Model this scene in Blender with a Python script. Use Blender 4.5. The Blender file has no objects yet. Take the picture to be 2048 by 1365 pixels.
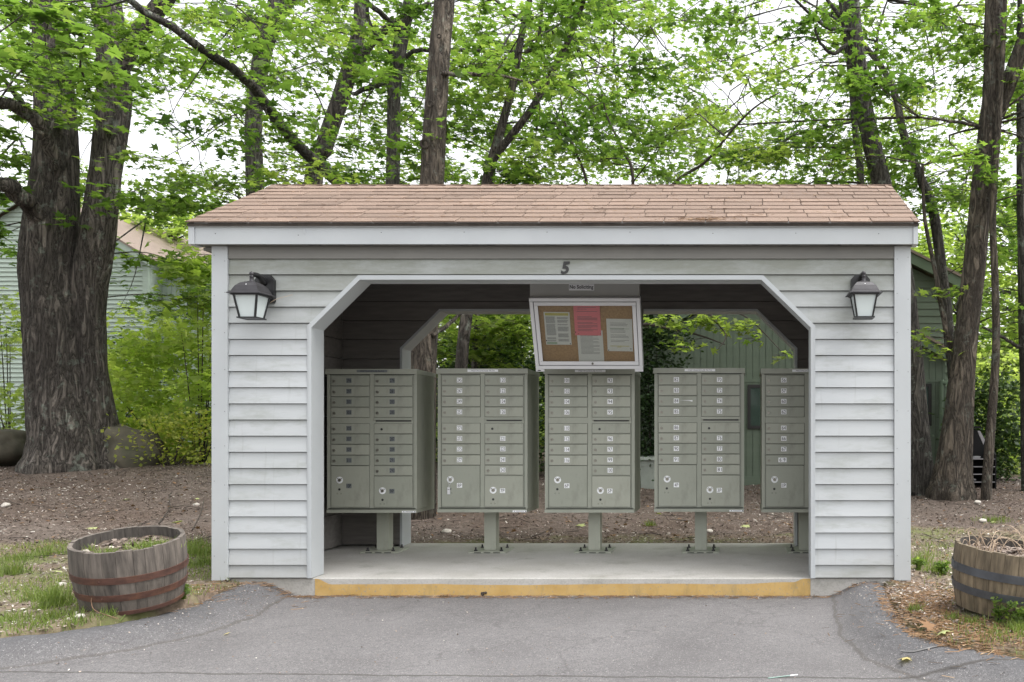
import bpy, bmesh, math, random
import numpy as np
from mathutils import Vector, Matrix, noise

R = math.radians
scene = bpy.context.scene
COL = scene.collection

# ------------------------------------------------------------------ camera
F_PX, CX, CY, CAM_Y, CAM_Z = 1740.0, 1474.0, 856.0, -6.5, 1.124
cam_d = bpy.data.cameras.new("camera")
cam_d.sensor_width = 36.0
cam_d.lens = 36.0 * F_PX / 2048.0
cam_d.shift_x = -(CX - 1024.0) / 2048.0
cam_d.shift_y = (CY - 682.5) / 2048.0
cam_d.clip_start = 0.05
cam_d.clip_end = 2000.0
cam = bpy.data.objects.new("camera", cam_d)
cam.location = (0, CAM_Y, CAM_Z)
cam.rotation_euler = (R(90), 0, 0)
COL.objects.link(cam)
scene.camera = cam

# ------------------------------------------------------------------ world and sun (bright overcast)
SUN_EL, SUN_AZ = R(66), R(100)            # azimuth measured from +Y, clockwise: behind the camera
w = bpy.data.worlds.new("World")
scene.world = w
w.use_nodes = True
nt = w.node_tree
bg = nt.nodes["Background"]
sky = nt.nodes.new("ShaderNodeTexSky")
sky.sky_type = 'NISHITA'
sky.sun_disc = False
sky.sun_elevation = SUN_EL
sky.sun_rotation = SUN_AZ
sky.air_density = 1.0
sky.dust_density = 4.0
sky.ozone_density = 1.0
hs = nt.nodes.new("ShaderNodeHueSaturation")
hs.inputs['Saturation'].default_value = 0.10
nt.links.new(sky.outputs[0], hs.inputs['Color'])
nt.links.new(hs.outputs[0], bg.inputs['Color'])
bg.inputs['Strength'].default_value = 0.15
sun_d = bpy.data.lights.new("sun", 'SUN')
sun_d.energy = 0.5
sun_d.angle = R(35)
sun_d.color = (1.0, 0.97, 0.92)
sun = bpy.data.objects.new("sun", sun_d)
d = Vector((math.sin(SUN_AZ) * math.cos(SUN_EL), math.cos(SUN_AZ) * math.cos(SUN_EL), math.sin(SUN_EL)))
sun.rotation_euler = (-d).to_track_quat('-Z', 'Y').to_euler()
sun.location = (0, -20, 30)
COL.objects.link(sun)
vs = scene.view_settings
vs.view_transform = 'Standard'
vs.look = 'None'
vs.gamma = 1.0
vs.use_curve_mapping = False
vs.exposure = 1.54
scene.cycles.use_denoising = True
scene.cycles.max_bounces = 8
scene.cycles.transparent_max_bounces = 8


def P(px, py, D):
    """a point seen at photo pixel (px, py), D metres in front of the camera"""
    return Vector(((px - CX) * D / F_PX, D + CAM_Y, CAM_Z + (CY - py) * D / F_PX))


# ------------------------------------------------------------------ materials
MATS = {}


def node(t, kind, **kw):
    n = t.nodes.new(kind)
    for k, v in kw.items():
        setattr(n, k, v)
    return n


def ramp(t, fac, stops):
    r = node(t, "ShaderNodeValToRGB")
    els = r.color_ramp.elements
    while len(els) < len(stops):
        els.new(0.5)
    for e, (p, c) in zip(els, stops):
        e.position = p
        e.color = (*c, 1) if len(c) == 3 else c
    if fac is not None:
        t.links.new(fac, r.inputs[0])
    return r.outputs[0]


def mixc(t, fac, a, b, blend='MIX'):
    m = node(t, "ShaderNodeMix", data_type='RGBA', blend_type=blend)
    for sock, v in ((m.inputs[0], fac), (m.inputs[6], a), (m.inputs[7], b)):
        if hasattr(v, 'links') or isinstance(v, bpy.types.NodeSocket):
            t.links.new(v, sock)
        elif isinstance(v, (int, float)):
            sock.default_value = v
        else:
            sock.default_value = (*v, 1) if len(v) == 3 else v
    return m.outputs[2]


def coords(t, scale=(1, 1, 1)):
    c = node(t, "ShaderNodeTexCoord")
    m = node(t, "ShaderNodeMapping")
    m.inputs['Scale'].default_value = scale
    t.links.new(c.outputs['Object'], m.inputs['Vector'])
    return m.outputs[0]


def noise_tex(t, vec, scale, detail=4, rough=0.55, dist=0.0):
    n = node(t, "ShaderNodeTexNoise")
    n.inputs['Scale'].default_value = scale
    n.inputs['Detail'].default_value = detail
    n.inputs['Roughness'].default_value = rough
    n.inputs['Distortion'].default_value = dist
    if vec is not None:
        t.links.new(vec, n.inputs['Vector'])
    return n.outputs[0]


def attr(t, name):
    a = node(t, "ShaderNodeAttribute")
    a.attribute_name = name
    return a.outputs['Fac']


def new_mat(name):
    m = bpy.data.materials.new(name)
    m.use_nodes = True
    MATS[name] = m
    return m, m.node_tree, m.node_tree.nodes["Principled BSDF"]


def bump(t, b, h, strength, dist):
    n = node(t, "ShaderNodeBump")
    n.inputs['Strength'].default_value = strength
    n.inputs['Distance'].default_value = dist
    t.links.new(h, n.inputs['Height'])
    t.links.new(n.outputs[0], b.inputs['Normal'])


def simple(name, col, rough=0.7, var=0.12, scale=6.0, stretch=(1, 1, 1), metal=0.0, bs=0.0, bscale=60.0, stain=None, stain_amt=0.5, tint=0.0):
    m, t, b = new_mat(name)
    v = coords(t, stretch)
    n = noise_tex(t, v, scale, 5)
    lo = tuple(c * (1 - var) for c in col)
    hi = tuple(min(1, c * (1 + var)) for c in col)
    c = ramp(t, n, [(0.3, lo), (0.7, hi)])
    if stain:
        s = noise_tex(t, coords(t, (1, 1, 1)), scale * 0.35, 6, 0.65)
        f = ramp(t, s, [(0.52, (0, 0, 0)), (0.72, (stain_amt,) * 3)])
        c = mixc(t, f, c, stain)
    if tint:
        a = attr(t, "tint")
        g = ramp(t, a, [(0, (1 - tint,) * 3), (1, (1 + tint * .6,) * 3)])
        c = mixc(t, 1.0, c, g, 'MULTIPLY')
    t.links.new(c, b.inputs['Base Color'])
    b.inputs['Roughness'].default_value = rough
    b.inputs['Metallic'].default_value = metal
    if bs:
        bump(t, b, noise_tex(t, coords(t, stretch), bscale, 5), bs, 0.01)
    return m


# paint of the shelter
m, t, b = new_mat("paint")
c = ramp(t, noise_tex(t, coords(t, (1, 1, 6)), 3, 5), [(.3, (0.455, 0.475, 0.482)), (.7, (0.49, 0.51, 0.517))])
n1 = noise_tex(t, coords(t, (.7, 1, 2.5)), 2.6, 7, .7)
c = mixc(t, ramp(t, n1, [(.50, (0, 0, 0)), (.70, (.55, .55, .55))]), c, (0.27, 0.285, 0.245))
sx = node(t, "ShaderNodeSeparateXYZ"); t.links.new(coords(t), sx.inputs[0])
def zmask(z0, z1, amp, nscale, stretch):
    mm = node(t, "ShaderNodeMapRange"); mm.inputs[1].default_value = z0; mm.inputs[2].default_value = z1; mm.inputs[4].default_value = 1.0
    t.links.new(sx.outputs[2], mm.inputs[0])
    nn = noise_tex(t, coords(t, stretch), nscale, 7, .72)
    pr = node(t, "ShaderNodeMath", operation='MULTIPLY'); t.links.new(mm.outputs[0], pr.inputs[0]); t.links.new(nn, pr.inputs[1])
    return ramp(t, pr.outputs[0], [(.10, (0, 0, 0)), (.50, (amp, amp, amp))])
c = mixc(t, zmask(1.7, 2.4, .80, 3.0, (.5, 1, 1.6)), c, (0.20, 0.21, 0.165))      # green mildew, deepened so the eave's shade is held in the colour
c = mixc(t, zmask(.30, -.02, .3, 6.0, (1.4, 1, .6)), c, (0.27, 0.245, 0.20))       # rain splash near the ground
n4 = noise_tex(t, coords(t, (22, 1, 1.2)), 1.4, 5, .6)
c = mixc(t, ramp(t, n4, [(.60, (0, 0, 0)), (.74, (.28, .28, .28))]), c, (0.24, 0.24, 0.21))
c = mixc(t, 1.0, c, ramp(t, attr(t, 'tint'), [(0, (.93, .93, .925)), (1, (1.05, 1.05, 1.055))]), 'MULTIPLY')
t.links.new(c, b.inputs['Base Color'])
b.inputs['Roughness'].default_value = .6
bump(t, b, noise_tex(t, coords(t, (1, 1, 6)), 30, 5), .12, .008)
simple("trim_paint", (0.475, 0.497, 0.507), 0.55, 0.04, 3.0, bs=0.06, bscale=50, stain=(0.46, 0.48, 0.46), stain_amt=0.25)
simple("soffit_paint", (0.20, 0.195, 0.178), 0.7, 0.06, 2.0, (1, 6, 6), stain=(0.30, 0.29, 0.26), stain_amt=0.5)  # grey paint, darkened to carry the deep shade under the eave
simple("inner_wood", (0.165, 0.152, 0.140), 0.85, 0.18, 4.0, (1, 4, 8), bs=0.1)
simple("drip_metal", (0.46, 0.47, 0.465), 0.5, 0.08, 4, stain=(0.22, 0.22, 0.2), stain_amt=.4)
simple("nail", (0.10, 0.10, 0.10), 0.5)
simple("panel_grey", (0.42, 0.42, 0.40), 0.7, 0.06, 3)
m, t, b = new_mat("box_metal")
c = ramp(t, noise_tex(t, coords(t), 4, 5), [(.3, (0.335, 0.348, 0.290)), (.7, (0.370, 0.382, 0.322))])
oi = node(t, "ShaderNodeObjectInfo")
g = ramp(t, oi.outputs['Random'], [(0, (.90, .91, .90)), (1, (1.05, 1.04, 1.03))])
c = mixc(t, 1.0, c, g, 'MULTIPLY')
n1 = noise_tex(t, coords(t, (1, 1, .45)), 7, 7, .72)
c = mixc(t, ramp(t, n1, [(.54, (0, 0, 0)), (.72, (.35, .35, .35))]), c, (0.17, 0.172, 0.135))
n2 = noise_tex(t, coords(t), 90, 3, .6)
c = mixc(t, ramp(t, n2, [(.70, (0, 0, 0)), (.75, (.5, .5, .5))]), c, (0.42, 0.42, 0.37))
t.links.new(c, b.inputs['Base Color'])
rr_ = ramp(t, n1, [(.3, (.36, .36, .36)), (.7, (.6, .6, .6))])
t.links.new(rr_, b.inputs['Roughness'])
bump(t, b, noise_tex(t, coords(t), 9, 3), .05, .01)
simple("box_seam", (0.05, 0.055, 0.045), 0.7)
simple("lock_metal", (0.30, 0.29, 0.25), 0.35, 0.1, 30, metal=0.7)
simple("lock_dark", (0.03, 0.03, 0.03), 0.5)
simple("label_white", (0.86, 0.87, 0.88), 0.5, 0.04)
simple("label_shaded", (0.17, 0.185, 0.19), 0.5, 0.04)  # label white with the left wall's shade put into its colour
simple("ink", (0.012, 0.012, 0.014), 0.6)
simple("ink_soft", (0.14, 0.14, 0.145), 0.6)
simple("lamp_black", (0.012, 0.012, 0.013), 0.38, 0.2, 20, bs=0.05, bscale=120)
simple("lamp_roof", (0.036, 0.034, 0.037), 0.42, 0.25, 14, metal=0.3, bs=.05, bscale=90)
simple("frosted", (0.62, 0.68, 0.67), 0.25, 0.03)
simple("alu", (0.66, 0.66, 0.67), 0.4, 0.03, 5)
simple("cork", (0.40, 0.26, 0.14), 0.9, 0.14, 60)
simple("paper", (0.68, 0.68, 0.64), 0.7, 0.02)
simple("pink_paper", (0.74, 0.23, 0.25), 0.7, 0.03)
simple("yellow_ink", (0.55, 0.50, 0.16), 0.7)
simple("green_ink", (0.36, 0.46, 0.33), 0.7)
simple("rust_band", (0.080, 0.036, 0.025), 0.8, 0.4, 14, (1, 1, 2), stain=(0.17, 0.075, 0.035), stain_amt=.6, bs=.1)
simple("grey_band", (0.085, 0.09, 0.10), 0.5, 0.35, 6, metal=0.4, stain=(0.2, 0.2, 0.2), stain_amt=.5)
simple("stave_grey", (0.122, 0.104, 0.088), 0.85, 0.5, 7, (5, 5, 0.7), stain=(0.115, 0.098, 0.08), stain_amt=.75, bs=0.3, bscale=30, tint=0.22)
simple("stave_brown", (0.155, 0.122, 0.080), 0.85, 0.55, 7, (5, 5, 0.7), stain=(0.10, 0.085, 0.055), stain_amt=.75, bs=0.3, bscale=30, tint=0.22)
simple("stave_inner", (0.075, 0.066, 0.058), 0.9, 0.5, 8, (5, 5, .7))
simple("soil", (0.085, 0.062, 0.048), 0.95, 0.5, 25, bs=0.8, bscale=40, stain=(0.2, 0.15, 0.11), stain_amt=.8)
simple("pale_seam", (0.150, 0.146, 0.143), 0.9, 0.3, 30)
simple("stone", (0.30, 0.28, 0.25), 0.9, 0.25, 6, bs=.4, bscale=14)
simple("pale_stone", (0.52, 0.48, 0.43), 0.9, 0.2, 16, bs=.3, bscale=30)
simple("boulder", (0.085, 0.075, 0.055), 0.95, 0.4, 4, stain=(0.045, 0.05, 0.03), stain_amt=.85, bs=.6, bscale=9)
simple("shingle", (0.222, 0.158, 0.122), 0.95, 0.2, 90, tint=0.2, bs=0.5, bscale=300, stain=(0.25, 0.17, 0.12), stain_amt=.35)
simple("house_green", (0.130, 0.165, 0.120), 0.8, 0.08, 2, (1, 1, 4))
simple("house_green_trim", (0.14, 0.19, 0.13), 0.8, 0.08, 2)
simple("house_pale", (0.37, 0.44, 0.385), 0.8, 0.05, 2, (1, 1, 4))
simple("house_roof", (0.25, 0.195, 0.165), 0.95, 0.15, 8, (1, 4, 4))
simple("window_dark", (0.018, 0.016, 0.015), 0.5)
simple("window_glass", (0.05, 0.075, 0.062), 0.08)
simple("rack_black", (0.004, 0.004, 0.0045), 0.85)
simple("rack_edge", (0.30, 0.29, 0.30), 0.6)
simple("dead_stalk", (0.42, 0.32, 0.23), 0.9, 0.25, 10)
simple("twig_dark", (0.05, 0.04, 0.032), 0.9, 0.3, 20)
simple("utility_grey", (0.30, 0.33, 0.29), 0.8, 0.12, 5)
simple("wire_rust", (0.22, 0.13, 0.08), .8)
simple("cyan_plastic", (0.16, 0.27, 0.23), .4)

# yellow kerb paint, worn
m, t, b = new_mat("kerb_yellow")
n1 = noise_tex(t, coords(t), 5, 6, .65)
c = ramp(t, n1, [(.3, (0.45, 0.285, 0.09)), (.55, (0.54, 0.36, 0.135)), (.8, (0.46, 0.33, 0.16))])
n2 = noise_tex(t, coords(t), 55, 4)
c = mixc(t, ramp(t, n2, [(.60, (0, 0, 0)), (.66, (.8, .8, .8))]), c, (0.33, 0.28, 0.2))
n3 = noise_tex(t, coords(t, (1, 1, .35)), 3.2, 7, .75)
c = mixc(t, ramp(t, n3, [(.52, (0, 0, 0)), (.70, (.75, .75, .75))]), c, (0.27, 0.21, 0.10))
t.links.new(c, b.inputs['Base Color'])
b.inputs['Roughness'].default_value = .8

# concrete
m, t, b = new_mat("concrete")
n1 = noise_tex(t, coords(t), 1.6, 8, .65)
c = ramp(t, n1, [(.3, (0.38, 0.365, 0.33)), (.7, (0.52, 0.505, 0.48))])
n2 = noise_tex(t, coords(t), 70, 4)
c = mixc(t, ramp(t, n2, [(.40, (.22, .22, .22)), (.5, (0, 0, 0))]), c, (0.20, 0.19, 0.17))
n3 = noise_tex(t, coords(t), 2.3, 6, .7)
c = mixc(t, ramp(t, n3, [(.55, (0, 0, 0)), (.72, (.55, .55, .55))]), c, (0.17, 0.17, 0.125))
t.links.new(c, b.inputs['Base Color'])
b.inputs['Roughness'].default_value = .9
bump(t, b, noise_tex(t, coords(t), 90, 5), .25, .01)

# asphalt: attribute "tint" = 1 on the newer, darker berm
m, t, b = new_mat("asphalt")
big = noise_tex(t, coords(t), .8, 8, .62)
c = ramp(t, big, [(.3, (0.122, 0.115, 0.114)), (.7, (0.212, 0.203, 0.201))])
dk = ramp(t, noise_tex(t, coords(t), 3, 5), [(.3, (0.070, 0.070, 0.075)), (.7, (0.112, 0.111, 0.116))])
c = mixc(t, attr(t, "tint"), c, dk)
c = mixc(t, ramp(t, noise_tex(t, coords(t), 26, 5, .7), [(.42, (.30, .30, .30)), (.58, (0, 0, 0))]), c, (0.10, 0.095, 0.097))
c = mixc(t, ramp(t, noise_tex(t, coords(t), 44, 4, .7), [(.56, (0, 0, 0)), (.66, (.32, .32, .32))]), c, (0.36, 0.35, 0.34))
edge = noise_tex(t, coords(t), 7, 6, .7)
em = node(t, "ShaderNodeMath", operation='MULTIPLY_ADD'); em.inputs[1].default_value = .30
t.links.new(edge, em.inputs[0]); t.links.new(attr(t, "tint"), em.inputs[2])
c = mixc(t, ramp(t, em.outputs[0], [(.26, (0, 0, 0)), (.30, (.75, .75, .75)), (.345, (.55, .55, .55)), (.38, (0, 0, 0))]), c, (0.085, 0.075, 0.066))
fine = noise_tex(t, coords(t), 150, 3, .6)
c = mixc(t, ramp(t, fine, [(.40, (.7, .7, .7)), (.52, (0, 0, 0))]), c, (0.06, 0.058, 0.06))
c = mixc(t, ramp(t, noise_tex(t, coords(t, (1, 1.0, 1)), 110, 2, .5), [(.66, (0, 0, 0)), (.72, (.75, .75, .75))]), c, (0.42, 0.40, 0.38))
c = mixc(t, ramp(t, noise_tex(t, coords(t), 2.1, 9, .75, .8), [(.62, (0, 0, 0)), (.76, (.5, .5, .5))]), c, (0.26, 0.235, 0.21))
vor = node(t, "ShaderNodeTexVoronoi", feature='DISTANCE_TO_EDGE')
vor.inputs['Scale'].default_value = .55
dv = node(t, "ShaderNodeVectorMath", operation='ADD')
nz = node(t, "ShaderNodeTexNoise"); nz.inputs['Scale'].default_value = 2.5; nz.inputs['Detail'].default_value = 8
cc = coords(t)
t.links.new(cc, nz.inputs['Vector'])
t.links.new(cc, dv.inputs[0]); t.links.new(nz.outputs['Color'], dv.inputs[1])
t.links.new(dv.outputs[0], vor.inputs['Vector'])
crk = ramp(t, vor.outputs['Distance'], [(0.0, (.45, .45, .45)), (0.010, (0, 0, 0))])
c = mixc(t, crk, c, (0.07, 0.065, 0.065))
sp_ = node(t, "ShaderNodeSeparateXYZ"); t.links.new(coords(t), sp_.inputs[0])
k1 = node(t, "ShaderNodeMath", operation='MULTIPLY_ADD'); k1.inputs[1].default_value = .027; t.links.new(sp_.outputs[0], k1.inputs[0]); t.links.new(sp_.outputs[1], k1.inputs[2])
k2 = node(t, "ShaderNodeMath", operation='MULTIPLY_ADD'); k2.inputs[1].default_value = .10; t.links.new(noise_tex(t, coords(t), 3.5, 8, .7), k2.inputs[0]); t.links.new(k1.outputs[0], k2.inputs[2])
k3 = node(t, "ShaderNodeMath", operation='ADD'); k3.inputs[1].default_value = 2.08; t.links.new(k2.outputs[0], k3.inputs[0])
k4 = node(t, "ShaderNodeMath", operation='ABSOLUTE'); t.links.new(k3.outputs[0], k4.inputs[0])
c = mixc(t, ramp(t, k4.outputs[0], [(0, (.85, .85, .85)), (.007, (.7, .7, .7)), (.016, (0, 0, 0))]), c, (0.05, 0.045, 0.04))
t.links.new(c, b.inputs['Base Color'])
b.inputs['Roughness'].default_value = .88
bump(t, b, noise_tex(t, coords(t), 60, 6, .75), .6, .012)

# ground: mulch slope behind, earth with moss in front; attribute "tint" = mulch amount
m, t, b = new_mat("earth")
g = noise_tex(t, coords(t), 14, 8, .7)
mul = ramp(t, g, [(.25, (0.055, 0.042, 0.034)), (.5, (0.12, 0.092, 0.076)), (.75, (0.21, 0.165, 0.140))])
gg = noise_tex(t, coords(t), 30, 6, .7)
dirt = ramp(t, gg, [(.3, (0.115, 0.083, 0.058)), (.7, (0.225, 0.17, 0.122))])
gm = noise_tex(t, coords(t), 1.7, 6, .6)
dirt = mixc(t, ramp(t, gm, [(.45, (0, 0, 0)), (.62, (.85, .85, .85))]), dirt, (0.13, 0.15, 0.045))
wob = noise_tex(t, coords(t), 1.3, 6, .6)
ma = node(t, "ShaderNodeMath", operation='ADD'); t.links.new(attr(t, "tint"), ma.inputs[0]); t.links.new(wob, ma.inputs[1])
mul = mixc(t, ramp(t, noise_tex(t, coords(t), .7, 5, .6), [(.42, (.55, .55, .55)), (.6, (0, 0, 0))]), mul, (0.075, 0.045, 0.030))
f = ramp(t, ma.outputs[0], [(.85, (0, 0, 0)), (1.12, (1, 1, 1))])
c = mixc(t, f, dirt, mul)
t.links.new(c, b.inputs['Base Color'])
b.inputs['Roughness'].default_value = .95
bump(t, b, g, .7, .02)


def bark(name, dark, light, lichen=(0.30, 0.34, 0.28), la=0.35, sc=11.0):
    m, t, b = new_mat(name)
    v = coords(t, (1, 1, 0.17))
    n1 = noise_tex(t, v, sc * 1.1, 6, .62, .9)
    n0 = noise_tex(t, coords(t, (1, 1, .45)), sc * 3.5, 5, .65)
    sub = node(t, "ShaderNodeMath", operation='SUBTRACT'); sub.inputs[1].default_value = .5
    t.links.new(n1, sub.inputs[0])
    ab = node(t, "ShaderNodeMath", operation='ABSOLUTE'); t.links.new(sub.outputs[0], ab.inputs[0])
    ad = node(t, "ShaderNodeMath", operation='MULTIPLY_ADD'); ad.inputs[1].default_value = .09; t.links.new(n0, ad.inputs[0]); t.links.new(ab.outputs[0], ad.inputs[2])
    mid = tuple((a + c_) / 2 for a, c_ in zip(dark, light))
    c = ramp(t, ad.outputs[0], [(.045, dark), (.085, mid), (.16, light), (.26, mid)])
    n2 = noise_tex(t, coords(t), 6.5, 7, .7)
    l = ramp(t, n2, [(.57, (0, 0, 0)), (.63, (la, la, la))])
    c = mixc(t, l, c, lichen)
    n3 = noise_tex(t, coords(t, (1, 1, .5)), 1.3, 4)
    c = mixc(t, ramp(t, n3, [(.4, (0, 0, 0)), (.65, (.55, .55, .55))]), c, dark)
    t.links.new(c, b.inputs['Base Color'])
    b.inputs['Roughness'].default_value = .95
    bump(t, b, ramp(t, ad.outputs[0], [(.03, (0, 0, 0)), (.17, (1, 1, 1))]), 1.0, .05)
    return m


bark("bark_maple", (0.024, 0.019, 0.015), (0.215, 0.186, 0.160), la=.65)
bark("bark_brown", (0.036, 0.028, 0.021), (0.20, 0.165, 0.128), la=.4)
bark("bark_grey", (0.028, 0.025, 0.021), (0.165, 0.15, 0.128), la=.75)
bark("bark_far", (0.06, 0.055, 0.045), (0.17, 0.16, 0.135), la=.3)


def leaf_mat(name, stops, trans=0.45, rough=.5):
    m, t, b = new_mat(name)
    a = attr(t, "tint")
    c = ramp(t, a, stops)
    t.links.new(c, b.inputs['Base Color'])
    b.inputs['Roughness'].default_value = rough
    b.inputs['Specular IOR Level'].default_value = .35
    tr = node(t, "ShaderNodeBsdfTranslucent")
    c2 = mixc(t, 1.0, c, (1.5, 1.6, .7), 'MULTIPLY')
    t.links.new(c2, tr.inputs['Color'])
    mx = node(t, "ShaderNodeMixShader")
    mx.inputs[0].default_value = trans
    out = t.nodes["Material Output"]
    t.links.new(b.outputs[0], mx.inputs[1])
    t.links.new(tr.outputs[0], mx.inputs[2])
    t.links.new(mx.outputs[0], out.inputs['Surface'])
    return m


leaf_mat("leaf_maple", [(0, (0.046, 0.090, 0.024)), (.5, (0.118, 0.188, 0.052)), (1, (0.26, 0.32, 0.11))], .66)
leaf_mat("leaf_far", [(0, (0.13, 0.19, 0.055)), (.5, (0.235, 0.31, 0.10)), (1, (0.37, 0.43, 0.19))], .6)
leaf_mat("leaf_shrub", [(0, (0.17, 0.25, 0.06)), (.5, (0.31, 0.40, 0.11)), (1, (0.46, 0.52, 0.21))], .62)
leaf_mat("leaf_yellow", [(0, (0.20, 0.26, 0.05)), (.6, (0.36, 0.38, 0.09)), (1, (0.45, 0.34, 0.13))], .5)
leaf_mat("needle_dark", [(0, (0.012, 0.028, 0.010)), (.6, (0.035, 0.068, 0.020)), (1, (0.09, 0.15, 0.04))], .2)
leaf_mat("grass_blade", [(0, (0.085, 0.125, 0.03)), (.6, (0.19, 0.255, 0.065)), (1, (0.38, 0.34, 0.17))], .35)
leaf_mat("chip", [(0, (0.05, 0.040, 0.033)), (.35, (0.125, 0.098, 0.080)), (.65, (0.22, 0.175, 0.147)), (.88, (0.30, 0.245, 0.205)), (.93, (0.5, 0.45, 0.4)), (1, (0.6, 0.56, 0.5))], 0.0, .9)
leaf_mat("pine_needle", [(0, (0.13, 0.075, 0.04)), (.6, (0.25, 0.145, 0.075)), (1, (0.34, 0.235, 0.14))], 0.1, .8)
leaf_mat("pale_leaf", [(0, (0.36, 0.42, 0.16)), (1, (0.52, 0.55, 0.27))], .3)
leaf_mat("yellow_leaf", [(0, (0.55, 0.47, 0.2)), (1, (0.6, 0.5, 0.25))], .3)
m, t, b = new_mat("clear_pane")
gl = node(t, "ShaderNodeBsdfGlossy"); gl.inputs['Roughness'].default_value = .04
tp = node(t, "ShaderNodeBsdfTransparent"); tp.inputs[0].default_value = (.93, .94, .93, 1)
fr = node(t, "ShaderNodeFresnel"); fr.inputs[0].default_value = 1.3
mx = node(t, "ShaderNodeMixShader")
t.links.new(fr.outputs[0], mx.inputs[0]); t.links.new(tp.outputs[0], mx.inputs[1]); t.links.new(gl.outputs[0], mx.inputs[2])
t.links.new(mx.outputs[0], t.nodes["Material Output"].inputs['Surface'])


# ------------------------------------------------------------------ mesh helpers
class MB:
    def __init__(s):
        s.v, s.f, s.m, s.t = [], [], [], []

    def add(s, vs, fs, m=0, tint=0.5):
        o = len(s.v)
        s.v += [tuple(p) for p in vs]
        s.t += [tint] * len(vs)
        s.f += [tuple(i + o for i in f) for f in fs]
        s.m += [m] * len(fs)

    def hexa(s, p, m=0, tint=.5):
        s.add(p, [(0, 3, 2, 1), (4, 5, 6, 7), (0, 1, 5, 4), (1, 2, 6, 5), (2, 3, 7, 6), (3, 0, 4, 7)], m, tint)

    def box(s, x0, x1, y0, y1, z0, z1, m=0, tint=.5):
        s.hexa([(x0, y0, z0), (x1, y0, z0), (x1, y1, z0), (x0, y1, z0), (x0, y0, z1), (x1, y0, z1), (x1, y1, z1), (x0, y1, z1)], m, tint)

    def plate(s, x0, x1, yb, yf, z0, z1, ch=0.002, m=0, tint=.5):
        """box whose front (smaller y) face is chamfered"""
        s.hexa([(x0, yb, z0), (x0, yb, z1), (x1, yb, z1), (x1, yb, z0),
                (x0 + ch, yf, z0 + ch), (x0 + ch, yf, z1 - ch), (x1 - ch, yf, z1 - ch), (x1 - ch, yf, z0 + ch)], m, tint)
        s.f[-6:] = [tuple(f) for f in s.f[-6:]]
        a = 1.0

    def prism_xz(s, pts, y0, y1, m=0, tint=.5):
        n = len(pts)
        vs = [(x, y0, z) for x, z in pts] + [(x, y1, z) for x, z in pts]
        fs = [tuple(range(n)), tuple(range(2 * n - 1, n - 1, -1))] + [((i + 1) % n, i, n + i, n + (i + 1) % n) for i in range(n)]
        s.add(vs, fs, m, tint)

    def prism_yz(s, pts, x0, x1, m=0, tint=.5):
        n = len(pts)
        vs = [(x0, y, z) for y, z in pts] + [(x1, y, z) for y, z in pts]
        fs = [tuple(range(n - 1, -1, -1)), tuple(range(n, 2 * n))] + [(i, (i + 1) % n, n + (i + 1) % n, n + i) for i in range(n)]
        s.add(vs, fs, m, tint)

    def cyl(s, c, axis, r0, r1, h, n=16, m=0, tint=.5):
        c, a = Vector(c), Vector(axis).normalized()
        u = a.orthogonal().normalized()
        w_ = a.cross(u)
        vs = []
        for k, r in ((0, r0), (h, r1)):
            for i in range(n):
                th = 2 * math.pi * i / n
                vs.append(c + a * k + (u * math.cos(th) + w_ * math.sin(th)) * r)
        fs = [tuple(range(n - 1, -1, -1)), tuple(range(n, 2 * n))] + [(i, (i + 1) % n, n + (i + 1) % n, n + i) for i in range(n)]
        s.add(vs, fs, m, tint)

    def tube(s, pts, rad, n=6, m=0, tint=.5, disp=None):
        pts = [Vector(p) for p in pts]
        vs = []
        t0 = (pts[1] - pts[0]).normalized()
        u = t0.orthogonal().normalized()
        for i, p in enumerate(pts):
            tt = (pts[min(i + 1, len(pts) - 1)] - pts[max(i - 1, 0)]).normalized()
            u = (u - tt * u.dot(tt)).normalized()
            w_ = tt.cross(u)
            for k in range(n):
                th = 2 * math.pi * k / n
                r = rad[i]
                if disp:
                    r *= disp(th, i, p, r)
                vs.append(p + (u * math.cos(th) + w_ * math.sin(th)) * r)
        fs = []
        for i in range(len(pts) - 1):
            for k in range(n):
                a, b_ = i * n + k, i * n + (k + 1) % n
                fs.append((a, b_, b_ + n, a + n))
        fs.append(tuple(range(n - 1, -1, -1)))
        fs.append(tuple(range((len(pts) - 1) * n, len(pts) * n)))
        s.add(vs, fs, m, tint)

    def lathe(s, prof, n=32, m=0, cap=True, tint=.5):
        vs, fs = [], []
        for r, z in prof:
            for k in range(n):
                th = 2 * math.pi * k / n
                vs.append((r * math.cos(th), r * math.sin(th), z))
        for i in range(len(prof) - 1):
            for k in range(n):
                a, b_ = i * n + k, i * n + (k + 1) % n
                fs.append((a, b_, b_ + n, a + n))
        if cap:
            fs.append(tuple(range(n - 1, -1, -1)))
            fs.append(tuple(range((len(prof) - 1) * n, len(prof) * n)))
        s.add(vs, fs, m, tint)

    def mesh(s, name, mats, smooth=False, fix=True):
        me = bpy.data.meshes.new(name)
        me.from_pydata(s.v, [], s.f)
        for mm in mats:
            me.materials.append(MATS[mm])
        me.polygons.foreach_set("material_index", s.m)
        a = me.attributes.new("tint", 'FLOAT', 'POINT')
        a.data.foreach_set("value", s.t)
        if fix:
            bm = bmesh.new()
            bm.from_mesh(me)
            bmesh.ops.recalc_face_normals(bm, faces=bm.faces)
            bm.to_mesh(me)
            bm.free()
        if smooth:
            me.polygons.foreach_set("use_smooth", [True] * len(me.polygons))
        me.update()
        return me

    def build(s, name, mats, parent=None, smooth=False, local=False, fix=True):
        if isinstance(mats, str):
            mats = [mats]
        return link(name, s.mesh(name, mats, smooth, fix), parent, local)


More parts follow.
